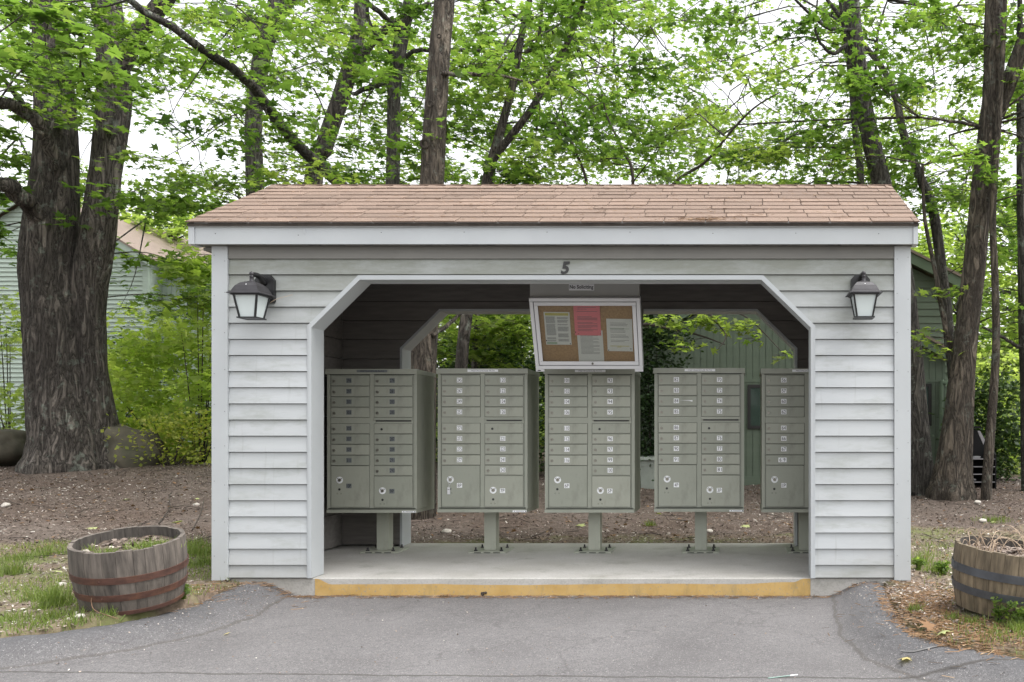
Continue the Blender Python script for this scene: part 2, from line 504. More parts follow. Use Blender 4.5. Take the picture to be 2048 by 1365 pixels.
def link(name, me, parent=None, local=True):
    o = bpy.data.objects.new(name, me)
    COL.objects.link(o)
    if parent is not None:
        o.parent = parent
        if not local:
            o.location = -Vector(parent.location)
    return o


def tag(o, label=None, cat=None, group=None, kind=None):
    if label: o['label'] = label
    if cat: o['category'] = cat
    if group: o['group'] = group
    if kind: o['kind'] = kind
    return o


def thing(name, loc, label, cat, group=None, rot=(0, 0, 0)):
    o = bpy.data.objects.new(name, None)
    o.empty_display_size = .2
    COL.objects.link(o)
    o.location = loc
    o.rotation_euler = rot
    return tag(o, label, cat, group)


def smooth_path(pts, n):
    """Catmull-Rom through pts"""
    pts = [Vector(p) for p in pts]
    if len(pts) == 2:
        pts = [pts[0], pts[0].lerp(pts[1], .5), pts[1]]
    out = []
    N = len(pts) - 1
    for i in range(n + 1):
        x = i / n * N
        k = min(int(x), N - 1)
        f_ = x - k
        p0, p1, p2, p3 = pts[max(k - 1, 0)], pts[k], pts[k + 1], pts[min(k + 2, N)]
        out.append(0.5 * ((2 * p1) + (p2 - p0) * f_ + (2 * p0 - 5 * p1 + 4 * p2 - p3) * f_ ** 2 + (3 * p1 - p0 - 3 * p2 + p3) * f_ ** 3))
    return out


def lerp_list(vals, n):
    xs = np.linspace(0, len(vals) - 1, n + 1)
    return list(np.interp(xs, range(len(vals)), vals))


TXT = {}


def text_geo(s_, bold=0.0):
    """flat text outline as verts (x, y) and faces, cap height about 0.7, centred"""
    key = (s_, bold)
    if key not in TXT:
        cu = bpy.data.curves.new("txt", 'FONT')
        cu.body = s_
        cu.resolution_u = 3
        cu.offset = bold
        ob = bpy.data.objects.new("txt", cu)
        COL.objects.link(ob)
        bpy.context.view_layer.update()
        me = bpy.data.meshes.new_from_object(ob.evaluated_get(bpy.context.evaluated_depsgraph_get()))
        vs_ = [(v.co.x, v.co.y) for v in me.vertices]
        fs_ = [tuple(p.vertices) for p in me.polygons]
        bpy.data.objects.remove(ob)
        bpy.data.meshes.remove(me)
        xs = [v[0] for v in vs_]; ys = [v[1] for v in vs_]
        cx_, cy_ = (min(xs) + max(xs)) / 2, (min(ys) + max(ys)) / 2
        TXT[key] = ([(x - cx_, y - cy_) for x, y in vs_], fs_, max(xs) - min(xs), max(ys) - min(ys))
    return TXT[key]


def put_text(mb, s_, cx_, y, cz, wid, hei, m, bold=0.0, shear=0.0):
    vs_, fs_, tw, th = text_geo(s_, bold)
    mb.add([(cx_ + vx * wid / tw + shear * vy * hei / th, y, cz + vy * hei / th) for vx, vy in vs_], fs_, m)


# ------------------------------------------------------------------ ground, road
def sst(x):
    x = min(1, max(0, x))
    return x * x * (3 - 2 * x)


def A_of(x):
    return float(np.interp(x, [-30, -9, -6, -3, 0, 2.0, 3.2, 6, 30], [.7, .62, .52, .34, .2, .28, .34, .33, .3]))


# outer (lawn) edge of the asphalt berm, world xy, from left to right
LEFT_EDGE = [(-60, -1.95), (-8, -1.9), (-4.05, -1.72), (-3.87, -1.62), (-3.69, -1.42), (-3.55, -1.14), (-3.53, -.76), (-3.62, -.42), (-3.66, -.08), (-3.7, .4)]
RIGHT_EDGE = [(1.05, .4), (1.06, -.06), (1.02, -.50), (.97, -1.25), (1.02, -1.7), (1.14, -1.92), (1.45, -2.14), (3, -2.5), (8, -2.7), (60, -2.8)]


def seg_dist(p, pts):
    best = 1e9
    for (ax, ay), (bx, by) in zip(pts[:-1], pts[1:]):
        dx, dy = bx - ax, by - ay
        k = max(0, min(1, ((p[0] - ax) * dx + (p[1] - ay) * dy) / (dx * dx + dy * dy)))
        dd = math.hypot(p[0] - ax - k * dx, p[1] - ay - k * dy)
        best = min(best, dd)
    return best


POLY = LEFT_EDGE + RIGHT_EDGE + [(60, -30), (-60, -30)]


def inside(p):
    c_ = False
    n = len(POLY)
    j = n - 1
    for i in range(n):
        xi, yi = POLY[i]; xj, yj = POLY[j]
        if (yi > p[1]) != (yj > p[1]) and p[0] < (xj - xi) * (p[1] - yi) / (yj - yi) + xi:
            c_ = not c_
        j = i
    return c_


def sdist(p):
    """distance to the berm's lawn edge; positive on the lawn, negative on the asphalt"""
    dd = min(seg_dist(p, LEFT_EDGE), seg_dist(p, RIGHT_EDGE))
    return -dd if inside(p) else dd


def lawn_z(x, y):
    z = -.02 + A_of(x) * sst((y - 1.2) / 5.8)
    z += .085 * math.exp(-((x + 3.66) ** 2 + (y + 1.03) ** 2) / .22) + .06 * math.exp(-((x - 1.65) ** 2 + (y + 1.2) ** 2) / .4)
    z += .035 * noise.noise(Vector((x * .9, y * .9, 3.1))) * sst((abs(x + 1.3) - 1.5) / 2 + (y - 2.2) * .8)
    z += .012 * noise.noise(Vector((x * 5, y * 5, 1.1)))
    if y > 12:
        z += (y - 12) * .004
    return z


def gz(x, y):
    if y < 1.0 and y > -32:
        s_ = sdist((x, y))
        if s_ < 0:
            return -.35
        return lawn_z(x, y) - .02 * (1 - sst(s_ / .12)) - (.3 * (1 - s_ / .02) if s_ < .02 else 0)
    return lawn_z(x, y)


xs = np.unique(np.concatenate([-np.geomspace(14, 400, 16), np.arange(-14, -4.6, .16), np.arange(-4.6, 2.6, .05), np.arange(2.6, 8, .16), np.geomspace(8, 400, 16)]))
ys = np.unique(np.concatenate([-np.geomspace(40, 400, 5), np.arange(-36, -4, 4.0), np.arange(-2.9, .4, .04), np.arange(.4, 9, .1), np.geomspace(9, 600, 26)]))
vs_, fs_, ti = [], [], []
for y in ys:
    for x in xs:
        vs_.append((x, y, gz(x, y)))
        ti.append(sst((y - (1.9 + .6 * sst((x + 4) / 3) + .3 * sst((x - 1) / 1.0)) + .6) / 1.2) * .75)
nx = len(xs)
for j in range(len(ys) - 1):
    for i in range(nx - 1):
        fs_.append((j * nx + i, j * nx + i + 1, (j + 1) * nx + i + 1, (j + 1) * nx + i))
mb = MB(); mb.v, mb.f, mb.m, mb.t = vs_, fs_, [0] * len(fs_), ti
g_ = mb.build("ground", "earth", smooth=True, fix=False)
tag(g_, "brown mulch slope and patchy earth around the mail shelter", "ground", kind="structure")


def road_z(x, y):
    s_ = sdist((x, y))
    k = -s_
    bmp = 0
    if k < .42:
        side = 1.0
        # no berm in front of the slab itself
        prof = sst(1 - abs(k - .10) / .30) if k > .10 else 1.0
        bmp = .105 * prof * side
    if s_ > 0:
        bmp -= s_ * 1.2
    z = -.131 + bmp + .006 * noise.noise(Vector((x * 1.1, y * 1.1, 7))) + .003 * noise.noise(Vector((x * 6, y * 6, 2)))
    if y > -.12:
        z -= .0
    return z, max(0, min(1, 1.25 - max(0, k - .02) / .30)) if k < .4 else 0.0


xs = np.unique(np.concatenate([-np.geomspace(8, 60, 10), np.arange(-8, -4.4, .2), np.arange(-4.4, 2.2, .045), np.arange(2.2, 8, .2), np.geomspace(8, 60, 10)]))
ys = np.unique(np.concatenate([np.arange(-30, -6, 3.0), np.arange(-6, -3, .3), np.arange(-3, .10, .035)]))
idx, vs_, ti, fs_ = {}, [], [], []
for j, y in enumerate(ys):
    for i, x in enumerate(xs):
        s_ = sdist((x, y))
        if s_ < .09 and not (y > .02 and abs(x + 1.3) < 2.2):
            z, tt = road_z(x, y)
            idx[(i, j)] = len(vs_)
            vs_.append((x, y, z)); ti.append(tt)
for j in range(len(ys) - 1):
    for i in range(len(xs) - 1):
        q = [(i, j), (i + 1, j), (i + 1, j + 1), (i, j + 1)]
        if all(k in idx for k in q):
            fs_.append(tuple(idx[k] for k in q))
mb = MB(); mb.v, mb.f, mb.m, mb.t = vs_, fs_, [0] * len(fs_), ti
road = mb.build("road", "asphalt", smooth=True, fix=False)
tag(road, "worn grey asphalt driveway with darker raised edges before the shelter", "road", kind="structure")
# ------------------------------------------------------------------ shelter
SF = F_PX / 6.5


def X(px): return (px - CX) / SF
def Z(py): return CAM_Z + (CY - py) / SF


XL, XR = X(428), X(1820)
shelter = thing("mail_shelter", ((XL + XR) / 2, 1.0, 0), "pale grey clapboard mail shelter with brown shingle roof and chamfered opening", "shelter")
ZK, ZT = Z(654), Z(555)
OX0, OX1, OX2, OX3 = X(620), X(720), X(1525), X(1627)


def open_l(z):
    return OX0 if z <= ZK else OX0 + (OX1 - OX0) * (z - ZK) / (ZT - ZK)


def open_r(z):
    return OX3 if z <= ZK else OX3 + (OX2 - OX3) * (z - ZK) / (ZT - ZK)


def rows_wall(mb, zlines, x0, x1, yfun, yback, gap=0.0, m=0, rnd=None):
    """horizontal boards around the chamfered opening; yfun(u) gives the face depth, u = 0 at a board's bottom edge"""
    for zt, zb in zip(zlines[:-1], zlines[1:]):
        za, ze = zb + gap, zt
        cuts = [za] + [k for k in (ZK, ZT) if za + 1e-4 < k < ze - 1e-4] + [ze]
        tn = .5 if rnd is None else rnd.random()
        for p, q in zip(cuts[:-1], cuts[1:]):
            up, uq = (p - za) / (ze - za), (q - za) / (ze - za)
            mid = (p + q) / 2
            spans = [((x0, x0), (x1, x1))] if mid > ZT else [((x0, x0), (open_l(p), open_l(q))), ((open_r(p), open_r(q)), (x1, x1))]
            for (l0, l1), (r0, r1) in spans:
                yp, yq = yfun(up), yfun(uq)
                mb.hexa([(l0, yp, p), (r0, yp, p), (r0, yback, p), (l0, yback, p), (l1, yq, q), (r1, yq, q), (r1, yback, q), (l1, yback, q)], m, tn)


rng = random.Random(4)
zl = [Z(519 + 32.2 * i) for i in range(20)] + [Z(1156)]
CB0, CB1 = X(460), X(1787)
mb = MB()
rows_wall(mb, zl, CB0, CB1, lambda u: -.020 + .015 * u, .03, .005, 0, rng)
mb.box(CB0, OX0 - .001, .031, .035, .01, 2.38, 2); mb.box(OX3 + .001, CB1, .031, .035, .01, 2.38, 2)  # board gaps and dark backing stand in for the boards' shadow lines
for zt, zb in zip(zl[:-1], zl[1:]):
    zn = zb + .035
    for xx in (CB0 + .045, CB1 - .045, open_l(zn) - .05 if zn < ZT else -1.3, open_r(zn) + .05 if zn < ZT else -.2):
        mb.cyl((xx + rng.uniform(-.01, .01), -.0115, zn + rng.uniform(-.006, .006)), (0, -1, 0), .0035, .003, .0022, 8, 1)
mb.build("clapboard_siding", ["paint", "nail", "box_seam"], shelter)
# back wall outside, side walls
mb = MB()
rows_wall(mb, zl, CB0, CB1, lambda u: 1.945 - .011 * u, 1.90)
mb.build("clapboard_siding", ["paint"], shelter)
for sx, x_in in ((XL + .02, 1), (XR - .02, -1)):
    mb = MB()
    for zt, zb in zip(zl[:-1], zl[1:]):
        mb.hexa([(sx - .015 * x_in, .09, zb), (sx - .015 * x_in, 1.86, zb), (sx + .03 * x_in, 1.86, zb), (sx + .03 * x_in, .09, zb),
                 (sx - .004 * x_in, .09, zt), (sx - .004 * x_in, 1.86, zt), (sx + .03 * x_in, 1.86, zt), (sx + .03 * x_in, .09, zt)])
    # gable triangle
    zz = zl[0]
    while zz < 3.1:
        def yr(z): return max(0, (z - 2.60) / .5017)
        a0, a1 = max(0.0, -.11 + yr(zz)), max(0.0, -.11 + yr(min(zz + .12, 3.18)))
        b0, b1 = 2 * 1.06 - a0, 2 * 1.06 - a1
        z1 = min(zz + .12, 3.18)
        mb.hexa([(sx - .015 * x_in, a0, zz), (sx - .015 * x_in, b0, zz), (sx + .03 * x_in, b0, zz), (sx + .03 * x_in, a0, zz),
                 (sx - .004 * x_in, a1, z1), (sx - .004 * x_in, b1, z1), (sx + .03 * x_in, b1, z1), (sx + .03 * x_in, a1, z1)])
        zz += .12
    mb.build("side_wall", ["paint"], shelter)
# inner lining
IX0, IX1 = XL + .17, XR - .17
zi = [2.50 - .182 * i for i in range(14)]
zi[-1] = .012
mb = MB()
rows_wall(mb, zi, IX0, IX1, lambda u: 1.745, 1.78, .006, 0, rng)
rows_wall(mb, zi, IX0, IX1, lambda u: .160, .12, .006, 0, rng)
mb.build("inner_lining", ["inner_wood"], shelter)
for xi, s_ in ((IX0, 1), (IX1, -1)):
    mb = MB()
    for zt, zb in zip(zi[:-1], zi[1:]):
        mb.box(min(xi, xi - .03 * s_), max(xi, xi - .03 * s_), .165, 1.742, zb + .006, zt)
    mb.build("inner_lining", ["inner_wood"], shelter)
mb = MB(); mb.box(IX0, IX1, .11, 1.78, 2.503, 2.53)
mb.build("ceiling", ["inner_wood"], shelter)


def offset_path(pts, d_):
    out = []
    for i, p in enumerate(pts):
        p = Vector(p)
        ns = []
        for a, b_ in ((i - 1, i), (i, i + 1)):
            if 0 <= a and b_ < len(pts):
                e = (Vector(pts[b_]) - Vector(pts[a])).normalized()
                ns.append(Vector((e.y, -e.x)))
        n_ = sum(ns, Vector((0, 0))).normalized()
        out.append(p + n_ * d_ / max(.3, n_.dot(ns[0])))
    return out


def trim(yf, yb, th, zbot, name="opening_trim", mat="trim_paint"):
    o_ = [(OX0, zbot), (OX0, ZK), (OX1, ZT), (OX2, ZT), (OX3, ZK), (OX3, zbot)]
    i_ = offset_path(o_, th)
    mb = MB()
    for k in range(5):
        a, b_, c_, d__ = o_[k], o_[k + 1], i_[k + 1], i_[k]
        mb.hexa([(a[0], yf, a[1]), (b_[0], yf, b_[1]), (c_[0], yf, c_[1]), (d__[0], yf, d__[1]),
                 (a[0], yb, a[1]), (b_[0], yb, b_[1]), (c_[0], yb, c_[1]), (d__[0], yb, d__[1])])
    return mb.build(name, [mat], shelter)


trim(-.026, .172, .022, .004)
trim(1.733, 1.955, .022, .004)
# thin casing lip on the outer edge of the front trim
o_ = offset_path([(OX0, .004), (OX0, ZK), (OX1, ZT), (OX2, ZT), (OX3, ZK), (OX3, .004)], -.012)
i_ = offset_path([(OX0, .004), (OX0, ZK), (OX1, ZT), (OX2, ZT), (OX3, ZK), (OX3, .004)], -.001)
mb = MB()
for k in range(5):
    a, b_, c_, d__ = o_[k], o_[k + 1], i_[k + 1], i_[k]
    mb.hexa([(a[0], -.021, a[1]), (b_[0], -.021, b_[1]), (c_[0], -.021, c_[1]), (d__[0], -.021, d__[1]),
             (a[0], .01, a[1]), (b_[0], .01, b_[1]), (c_[0], .01, c_[1]), (d__[0], .01, d__[1])])
mb.build("trim_lip", ["trim_paint"], shelter)
# corner boards
for x0, x1 in ((XL, X(460) - .002), (X(1787) + .002, XR)):
    for y0, y1 in ((-.030, .088), (1.862, 1.97)):
        mb = MB(); mb.box(x0, x1, y0, y1, Z(1160), 2.4735)
        if y0 < 0:
            for zz in np.arange(.15, 2.4, .28):
                for xx in (x0 + .02, x1 - .02):
                    mb.cyl((xx, -.0298, zz + rng.uniform(-.03, .03)), (0, -1, 0), .003, .0025, .0018, 8, 1)
        mb.build("corner_board", ["trim_paint", "nail"], shelter)
# frieze, soffit, fascia, drip edge, rakes
ZS = CAM_Z + 368 * 6.4 / F_PX          # soffit height
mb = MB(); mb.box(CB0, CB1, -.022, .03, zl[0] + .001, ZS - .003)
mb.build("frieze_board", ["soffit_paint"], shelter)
ex0, ex1 = (376 - CX) * 6.4 / F_PX, (1838 - CX) * 6.4 / F_PX
fx0, fx1 = (390 - CX) * 6.4 / F_PX, (1826 - CX) * 6.4 / F_PX
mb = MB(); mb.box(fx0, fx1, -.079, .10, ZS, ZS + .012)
for k in range(60):
    xx = rng.uniform(fx0 + .1, fx1 - .1)
    mb.box(xx, xx + rng.uniform(.01, .05), -.074, -.074 + rng.uniform(.004, .02), ZS - .004, ZS - .0005, 1)
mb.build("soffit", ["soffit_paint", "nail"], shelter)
ZF = CAM_Z + (CY - 452) * 6.4 / F_PX
mb = MB(); mb.box(fx0, fx1, -.10, -.08, ZS - .002, ZF + .02)
for xx in np.arange(fx0 + .15, fx1, .61):
    mb.cyl((xx, -.0995, ZS + .07 + rng.uniform(-.02, .02)), (0, -1, 0), .004, .003, .002, 8, 1)
# peeling sliver of paint and a dented lip
mb.hexa([(-3.195, -.103, ZS + .085), (-3.175, -.103, ZS + .07), (-3.172, -.1005, ZS + .07), (-3.19, -.1005, ZS + .09),
         (-3.185, -.103, ZS + .125), (-3.18, -.103, ZS + .125), (-3.178, -.1005, ZS + .125), (-3.184, -.1005, ZS + .125)], 0)
mb.build("fascia", ["trim_paint", "nail"], shelter)
mb = MB()
n = 60
for k in range(n):
    a, b_ = fx0 + (fx1 - fx0) * k / n, fx0 + (fx1 - fx0) * (k + 1) / n
    ha, hb = [.005 * noise.noise(Vector((q * 1.7, 4, 2))) for q in (a, b_)]
    mb.hexa([(a, -.118, ZF - .010 + ha), (b_, -.118, ZF - .010 + hb), (b_, -.1005, ZF - .010), (a, -.1005, ZF - .010), (a, -.112, ZF + .03), (b_, -.112, ZF + .03), (b_, -.1005, ZF + .034), (a, -.1005, ZF + .034)])
mb.build("drip_edge", ["drip_metal"], shelter)
EY, EZ, RY, RZ = -.122, 2.633, 1.06, 3.224
SL = (RZ - EZ) / (RY - EY)
for x0, x1 in ((ex0 + .008, fx0 - .001), (fx1 + .001, ex1 - .008)):
    mb = MB()
    ya, yb = EY + .012, 2 * RY - EY - .012
    mb.prism_yz([(ya, ZS - .004), (ya, EZ - .012), (RY, RZ - .026), (yb, EZ - .012), (yb, ZS - .004), (yb - .06, ZS - .03), (RY, RZ - .20), (ya + .10, ZS - .01)], x0, x1)
    mb.build("rake_board", ["trim_paint"], shelter)
for x0, x1 in ((fx0, XL + .005), (XR - .005, fx1)):
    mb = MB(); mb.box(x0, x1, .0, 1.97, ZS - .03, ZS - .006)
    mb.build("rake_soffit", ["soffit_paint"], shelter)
# roof: deck + individual shingle tabs
mb = MB()
for sgn in (1, -1):
    ye = EY if sgn == 1 else 2 * RY - EY
    pts = [(ye, EZ - .012), (RY, RZ - .012), (RY, RZ - .03), (ye, EZ - .03)]
    mb.prism_yz(pts, ex0 + .004, ex1 - .004, 1)
sl = math.hypot(RY - EY, RZ - EZ)
nrow = 10
exq = sl / nrow
ty, tz = (RY - EY) / sl, (RZ - EZ) / sl
ny, nz_ = -tz, ty
for sgn in (1, -1):
    for r in range(nrow):
        x = ex0 - rng.uniform(0, .3) - (.15 if r % 2 else 0)
        while x < ex1:
            xe = x + .305
            a, b_ = max(x + .003, ex0), min(xe - .003, ex1)
            if b_ - a > .01:
                s0 = r * exq - (.012 if r == 0 else 0) + rng.uniform(-.002, .002)
                s1 = (r + 1) * exq + .02
                def q(s, h): 
                    y = EY + ty * s + ny * h
                    return (y if sgn == 1 else 2 * RY - y, EZ + tz * s + nz_ * h)
                hb = rng.uniform(.007, .011)
                sa, sb = s0 + rng.uniform(-.0015, .0015), s0 + rng.uniform(-.0015, .0015)
                pts = [q(sa, 0), q(sb, 0), q(s1, -.002), q(s1, -.002), q(sa, hb), q(sb, hb + rng.uniform(-.001, .001)), q(s1, .002), q(s1, .002)]
                xsx = [a, b_, b_, a] * 2
                tn = min(1, max(0, rng.gauss(.5, .22) + (.12 if noise.noise(Vector((x * .4, r * .5, 3))) > 0 else -.12)))
                mb.hexa([(xx, p[0], p[1]) for xx, p in zip(xsx, pts)], 0, tn)
            x = xe
x = ex0
while x < ex1:
    xe = min(x + .152, ex1)
    h0, h1 = .011 + rng.uniform(0, .003), .005
    tn = rng.gauss(.55, .2)
    for sgn in (1, -1):
        s_ = .115
        ya = RY - sgn * s_ * ty
        za = RZ - s_ * tz
        mb.hexa([(x, ya, za + .002), (xe - .002, ya, za + .002), (xe - .002, RY, RZ + .001), (x, RY, RZ + .001),
                 (x, ya - sgn * .003, za + h0), (xe - .002, ya - sgn * .003, za + h1), (xe - .002, RY, RZ + h1), (x, RY, RZ + h0)], 0, tn)
    x = xe
mb.build("roof", ["shingle", "twig_dark"], shelter)
# catkins and needles fallen on the roof
mb = MB()
for k in range(420):
    s_ = abs(rng.gauss(0, .5)) * sl if rng.random() < .6 else rng.uniform(0, sl)
    if s_ > sl - .1: continue
    xx = rng.uniform(ex0 + .1, ex1 - .1)
    if rng.random() < .3: xx = rng.gauss(-.25, .12); s_ = abs(rng.gauss(.02, .05))
    a = rng.uniform(0, 6.28); L = rng.uniform(.008, .03)
    p = Vector((xx, EY + ty * s_ + ny * .013, EZ + tz * s_ + nz_ * .013))
    dd = Vector((math.cos(a), ty * math.sin(a), tz * math.sin(a))) * L
    mb.tube([p - dd, p + dd + Vector((0, 0, .003))], [.0016, .0012], 3, 0, rng.random())
tag(mb.build("fallen_litter", ["pine_needle"]), "dry catkins and needles scattered over the shingle roof", "litter", kind="stuff")

# header panel that carries the notice case
def XD(px, D): return (px - CX) * D / F_PX
mb = MB(); mb.box(XD(1060, 7.12), XD(1278, 7.12), .62, .70, 2.10, 2.502)
mb.build("hanging_panel", ["panel_grey"], shelter)
for xx in (XD(1062, 7.12), XD(1277, 7.12) - .04):
    mb = MB(); mb.prism_yz([(.702, 2.15), (1.02, 2.15), (.86, 1.80), (.80, 1.80)], xx, xx + .04)
    mb.build("bracket", ["inner_wood"], shelter)

# concrete slab
mb = MB()
sx0, sx1 = X(452), X(1795)
nx_ = 90
top, fr_ = [], []
for k in range(nx_ + 1):
    x = sx0 + (sx1 - sx0) * k / nx_
    j = .006 * noise.noise(Vector((x * 3, 0, 9)))
    fr_.append((x, j))
for k in range(nx_):
    (xa, ja), (xb, jb) = fr_[k], fr_[k + 1]
    mb.add([(xa, .004 + ja, -.40), (xb, .004 + jb, -.40), (xb, .004 + jb, -.006), (xa, .004 + ja, -.006), (xa, .012, 0), (xb, .012, 0), (xb, 1.97, 0), (xa, 1.97, 0), (xb, 1.97, -.4), (xa, 1.97, -.4)],
           [(0, 1, 2, 3), (3, 2, 5, 4), (4, 5, 6, 7), (7, 6, 8, 9)])
slab = mb.build("concrete_floor", "concrete", fix=False)
tag(slab, "concrete slab floor of the mail shelter with yellow painted front edge", "floor", kind="structure")
mb = MB()
y0x, y1x = X(630), X(1621)
n = 200
pv = []
for k in range(n + 1):
    x = y0x + (y1x - y0x) * k / n
    u = k / n
    ztop = Z(1169) + .004 * noise.noise(Vector((x * 6, 1, 1))) + .012 * noise.noise(Vector((x * .9, 5, 1)))
    ztop += .045 * sst(1 - u / .035) + .05 * sst(1 - (1 - u) / .035) + .018 * sst((u - .84) / .12)
    pv.append((x, min(ztop, -.004)))
for (xa, za), (xb, zb) in zip(pv[:-1], pv[1:]):
    ja, jb = .006 * noise.noise(Vector((xa * 3, 0, 9))), .006 * noise.noise(Vector((xb * 3, 0, 9)))
    mb.add([(xa, .001 + ja, -.2), (xb, .001 + jb, -.2), (xb, .001 + jb, zb), (xa, .001 + ja, za)], [(0, 1, 2, 3)])
mb.build("yellow_paint", ["kerb_yellow"], slab, local=True, fix=False)
mb = MB()
c_ = P(968, 1187, 6.5)
for k in range(5):
    mb.cyl((c_.x + rng.uniform(-.02, .02), -.0, c_.z + rng.uniform(-.008, .008)), (rng.uniform(-.5, .5), -1, rng.uniform(-.3, .3)), .010, .006, rng.uniform(.015, .035), 6)
mb.build("drain_stub", ["twig_dark"], slab, local=True)
# ------------------------------------------------------------------ house number, signs
mb = MB()
put_text(mb, "5", X(1132), -.022, Z(537), .055, .095, 0, .03, .18)
me_vs = list(mb.v); nf = list(mb.f); nv = len(me_vs)
mb.add([(x, y + .009, z) for x, y, z in me_vs], [tuple(reversed(f_)) for f_ in nf])
edges = {}
for f_ in nf:
    for a, b_ in zip(f_, f_[1:] + f_[:1]):
        edges[(a, b_)] = 1
for (a, b_) in list(edges):
    if (b_, a) not in edges:
        mb.f.append((a, b_, b_ + nv, a + nv)); mb.m.append(0)
tag(mb.build("house_number", ["lock_dark"]), "dark weathered metal numeral 5 on the board above the opening", "house number")

mb = MB()
D_ = 7.12
x0, x1, zt, zb = XD(1138, D_), XD(1188.5, D_), CAM_Z + (CY - 569) * D_ / F_PX, CAM_Z + (CY - 581.5) * D_ / F_PX
mb.box(x0, x1, .616, .6195, zb, zt)
put_text(mb, "No Soliciting", (x0 + x1) / 2, .6153, (zb + zt) / 2 - .001, (x1 - x0) * .94, (zt - zb) * .78, 1, .022)
tag(mb.build("text_sign", ["label_white", "ink"]), "small white sign reading No Soliciting above the notice case", "sign")
mb = MB()
mb.box(XD(1147, D_), XD(1184.5, D_), .6165, .6195, CAM_Z + (CY - 567.6) * D_ / F_PX, CAM_Z + (CY - 559) * D_ / F_PX)
tag(mb.build("label_strip", ["label_white"]), "blank white strip half hidden just above the No Soliciting sign", "sign")

# ------------------------------------------------------------------ notice case
TH = math.atan2(.25, .557)
nc = thing("notice_case", (XD(1179, 7.3), .80, 1.617), "tilted silver framed notice case with cork board and pinned papers", "notice case", rot=(TH, 0, 0))
W2, HH = .45, .612
mb = MB()
fw = .030
mb.plate(-W2, W2, 0, -.004, HH - fw, HH, .002); mb.plate(-W2, W2, 0, -.004, 0, fw, .002)
mb.plate(-W2, -W2 + fw, 0, -.004, fw, HH - fw, .002); mb.plate(W2 - fw, W2, 0, -.004, fw, HH - fw, .002)
mb.box(-W2, W2, 0.0005, .06, HH - .012, HH); mb.box(-W2, W2, .0005, .06, 0, .012)
mb.box(-W2, -W2 + .012, .0005, .06, .012, HH - .012); mb.box(W2 - .012, W2, .0005, .06, .012, HH - .012)
mb.box(-W2 + .012, W2 - .012, .05, .06, .012, HH - .012)
for sx in (-1, 1):
    mb.box(min(sx * W2, sx * (W2 - .07)), max(sx * W2, sx * (W2 - .07)), -.003, .02, -.022, -.0005)
mb.build("case_frame", ["alu"], nc, local=True)
mb = MB()
a, b2 = fw + .004, .066
mb.plate(-W2 + a, W2 - a, .004, -.002, HH - b2, HH - a, .002); mb.plate(-W2 + a, W2 - a, .004, -.002, a, b2, .002)
mb.plate(-W2 + a, -W2 + b2, .004, -.002, b2, HH - b2, .002); mb.plate(W2 - b2, W2 - a, .004, -.002, b2, HH - b2, .002)
for s_ in (fw - .001, a + .0005):
    pass
mb.box(-W2 + fw, W2 - fw, .0045, .006, HH - a - .002, HH - fw, 1); mb.box(-W2 + fw, W2 - fw, .0045, .006, fw, a + .002, 1)
mb.box(-W2 + fw, -W2 + a + .002, .0045, .006, a, HH - a, 1); mb.box(W2 - a - .002, W2 - fw, .0045, .006, a, HH - a, 1)
door_f = mb.build("door_frame", ["alu", "ink"], nc, local=True)
mb = MB(); mb.cyl((.03, -.002, .050), (0, -1, 0), .010, .010, .004, 14); mb.box(.027, .033, -.0075, -.006, .046, .054, 1)
mb.build("lock", ["lock_metal", "ink"], door_f, local=True)
mb = MB(); mb.box(-W2 + b2, W2 - b2, .006, .0085, b2, HH - b2)
mb.build("glass", ["clear_pane"], door_f, local=True)
mb = MB(); mb.box(-W2 + .03, W2 - .03, .030, .048, .03, HH - .03)
mb.build("cork_board", ["cork"], nc, local=True)
mb = MB(); mb.box(-W2 + .014, -W2 + .040, -.005, -.0032, -.016, -.009)
mb.build("maker_tag", ["ink"], nc, local=True)
bpy.context.view_layer.update()
MW = nc.matrix_world.copy()


def paper(name, x0, z0, w_, h_, mat, label, rotz, lines, extra, dy=0.0):
    o = tag(bpy.data.objects.new(name, None), label, "paper")
    mb = MB()
    n = 6
    for i in range(n):
        za, zb_ = h_ * i / n, h_ * (i + 1) / n
        ca, cb = [-.004 * (1 - math.sin(math.pi * k / n)) * (1 if k > n / 2 else .6) for k in (i, i + 1)]
        mb.hexa([(0, ca, za), (w_, ca, za), (w_, ca + .0008, za), (0, ca + .0008, za), (0, cb, zb_), (w_, cb, zb_), (w_, cb + .0008, zb_), (0, cb + .0008, zb_)])
    for (xa, xb, zc, hh, mi) in lines:
        k = zc / h_ * n
        cy_ = -.004 * (1 - math.sin(math.pi * k / n)) * (1 if k > n / 2 else .8)
        mb.box(xa * w_, xb * w_, cy_ - .0010, cy_ - .0004, zc - hh / 2, zc + hh / 2, mi)
    for (px_, pz_) in extra:
        mb.cyl((px_ * w_, -.001, pz_ * h_), (0, -1, 0), .004, .003, .008, 8, 2)
    bpy.data.objects.remove(o)
    o = mb.build(name, [mat, "ink_soft", "lock_dark", "yellow_ink", "green_ink"])
    o.matrix_world = MW @ Matrix.Translation((x0 - W2, .0285 - dy, z0)) @ Matrix.Rotation(R(rotz), 4, 'Y')
    return tag(o, label, "paper")


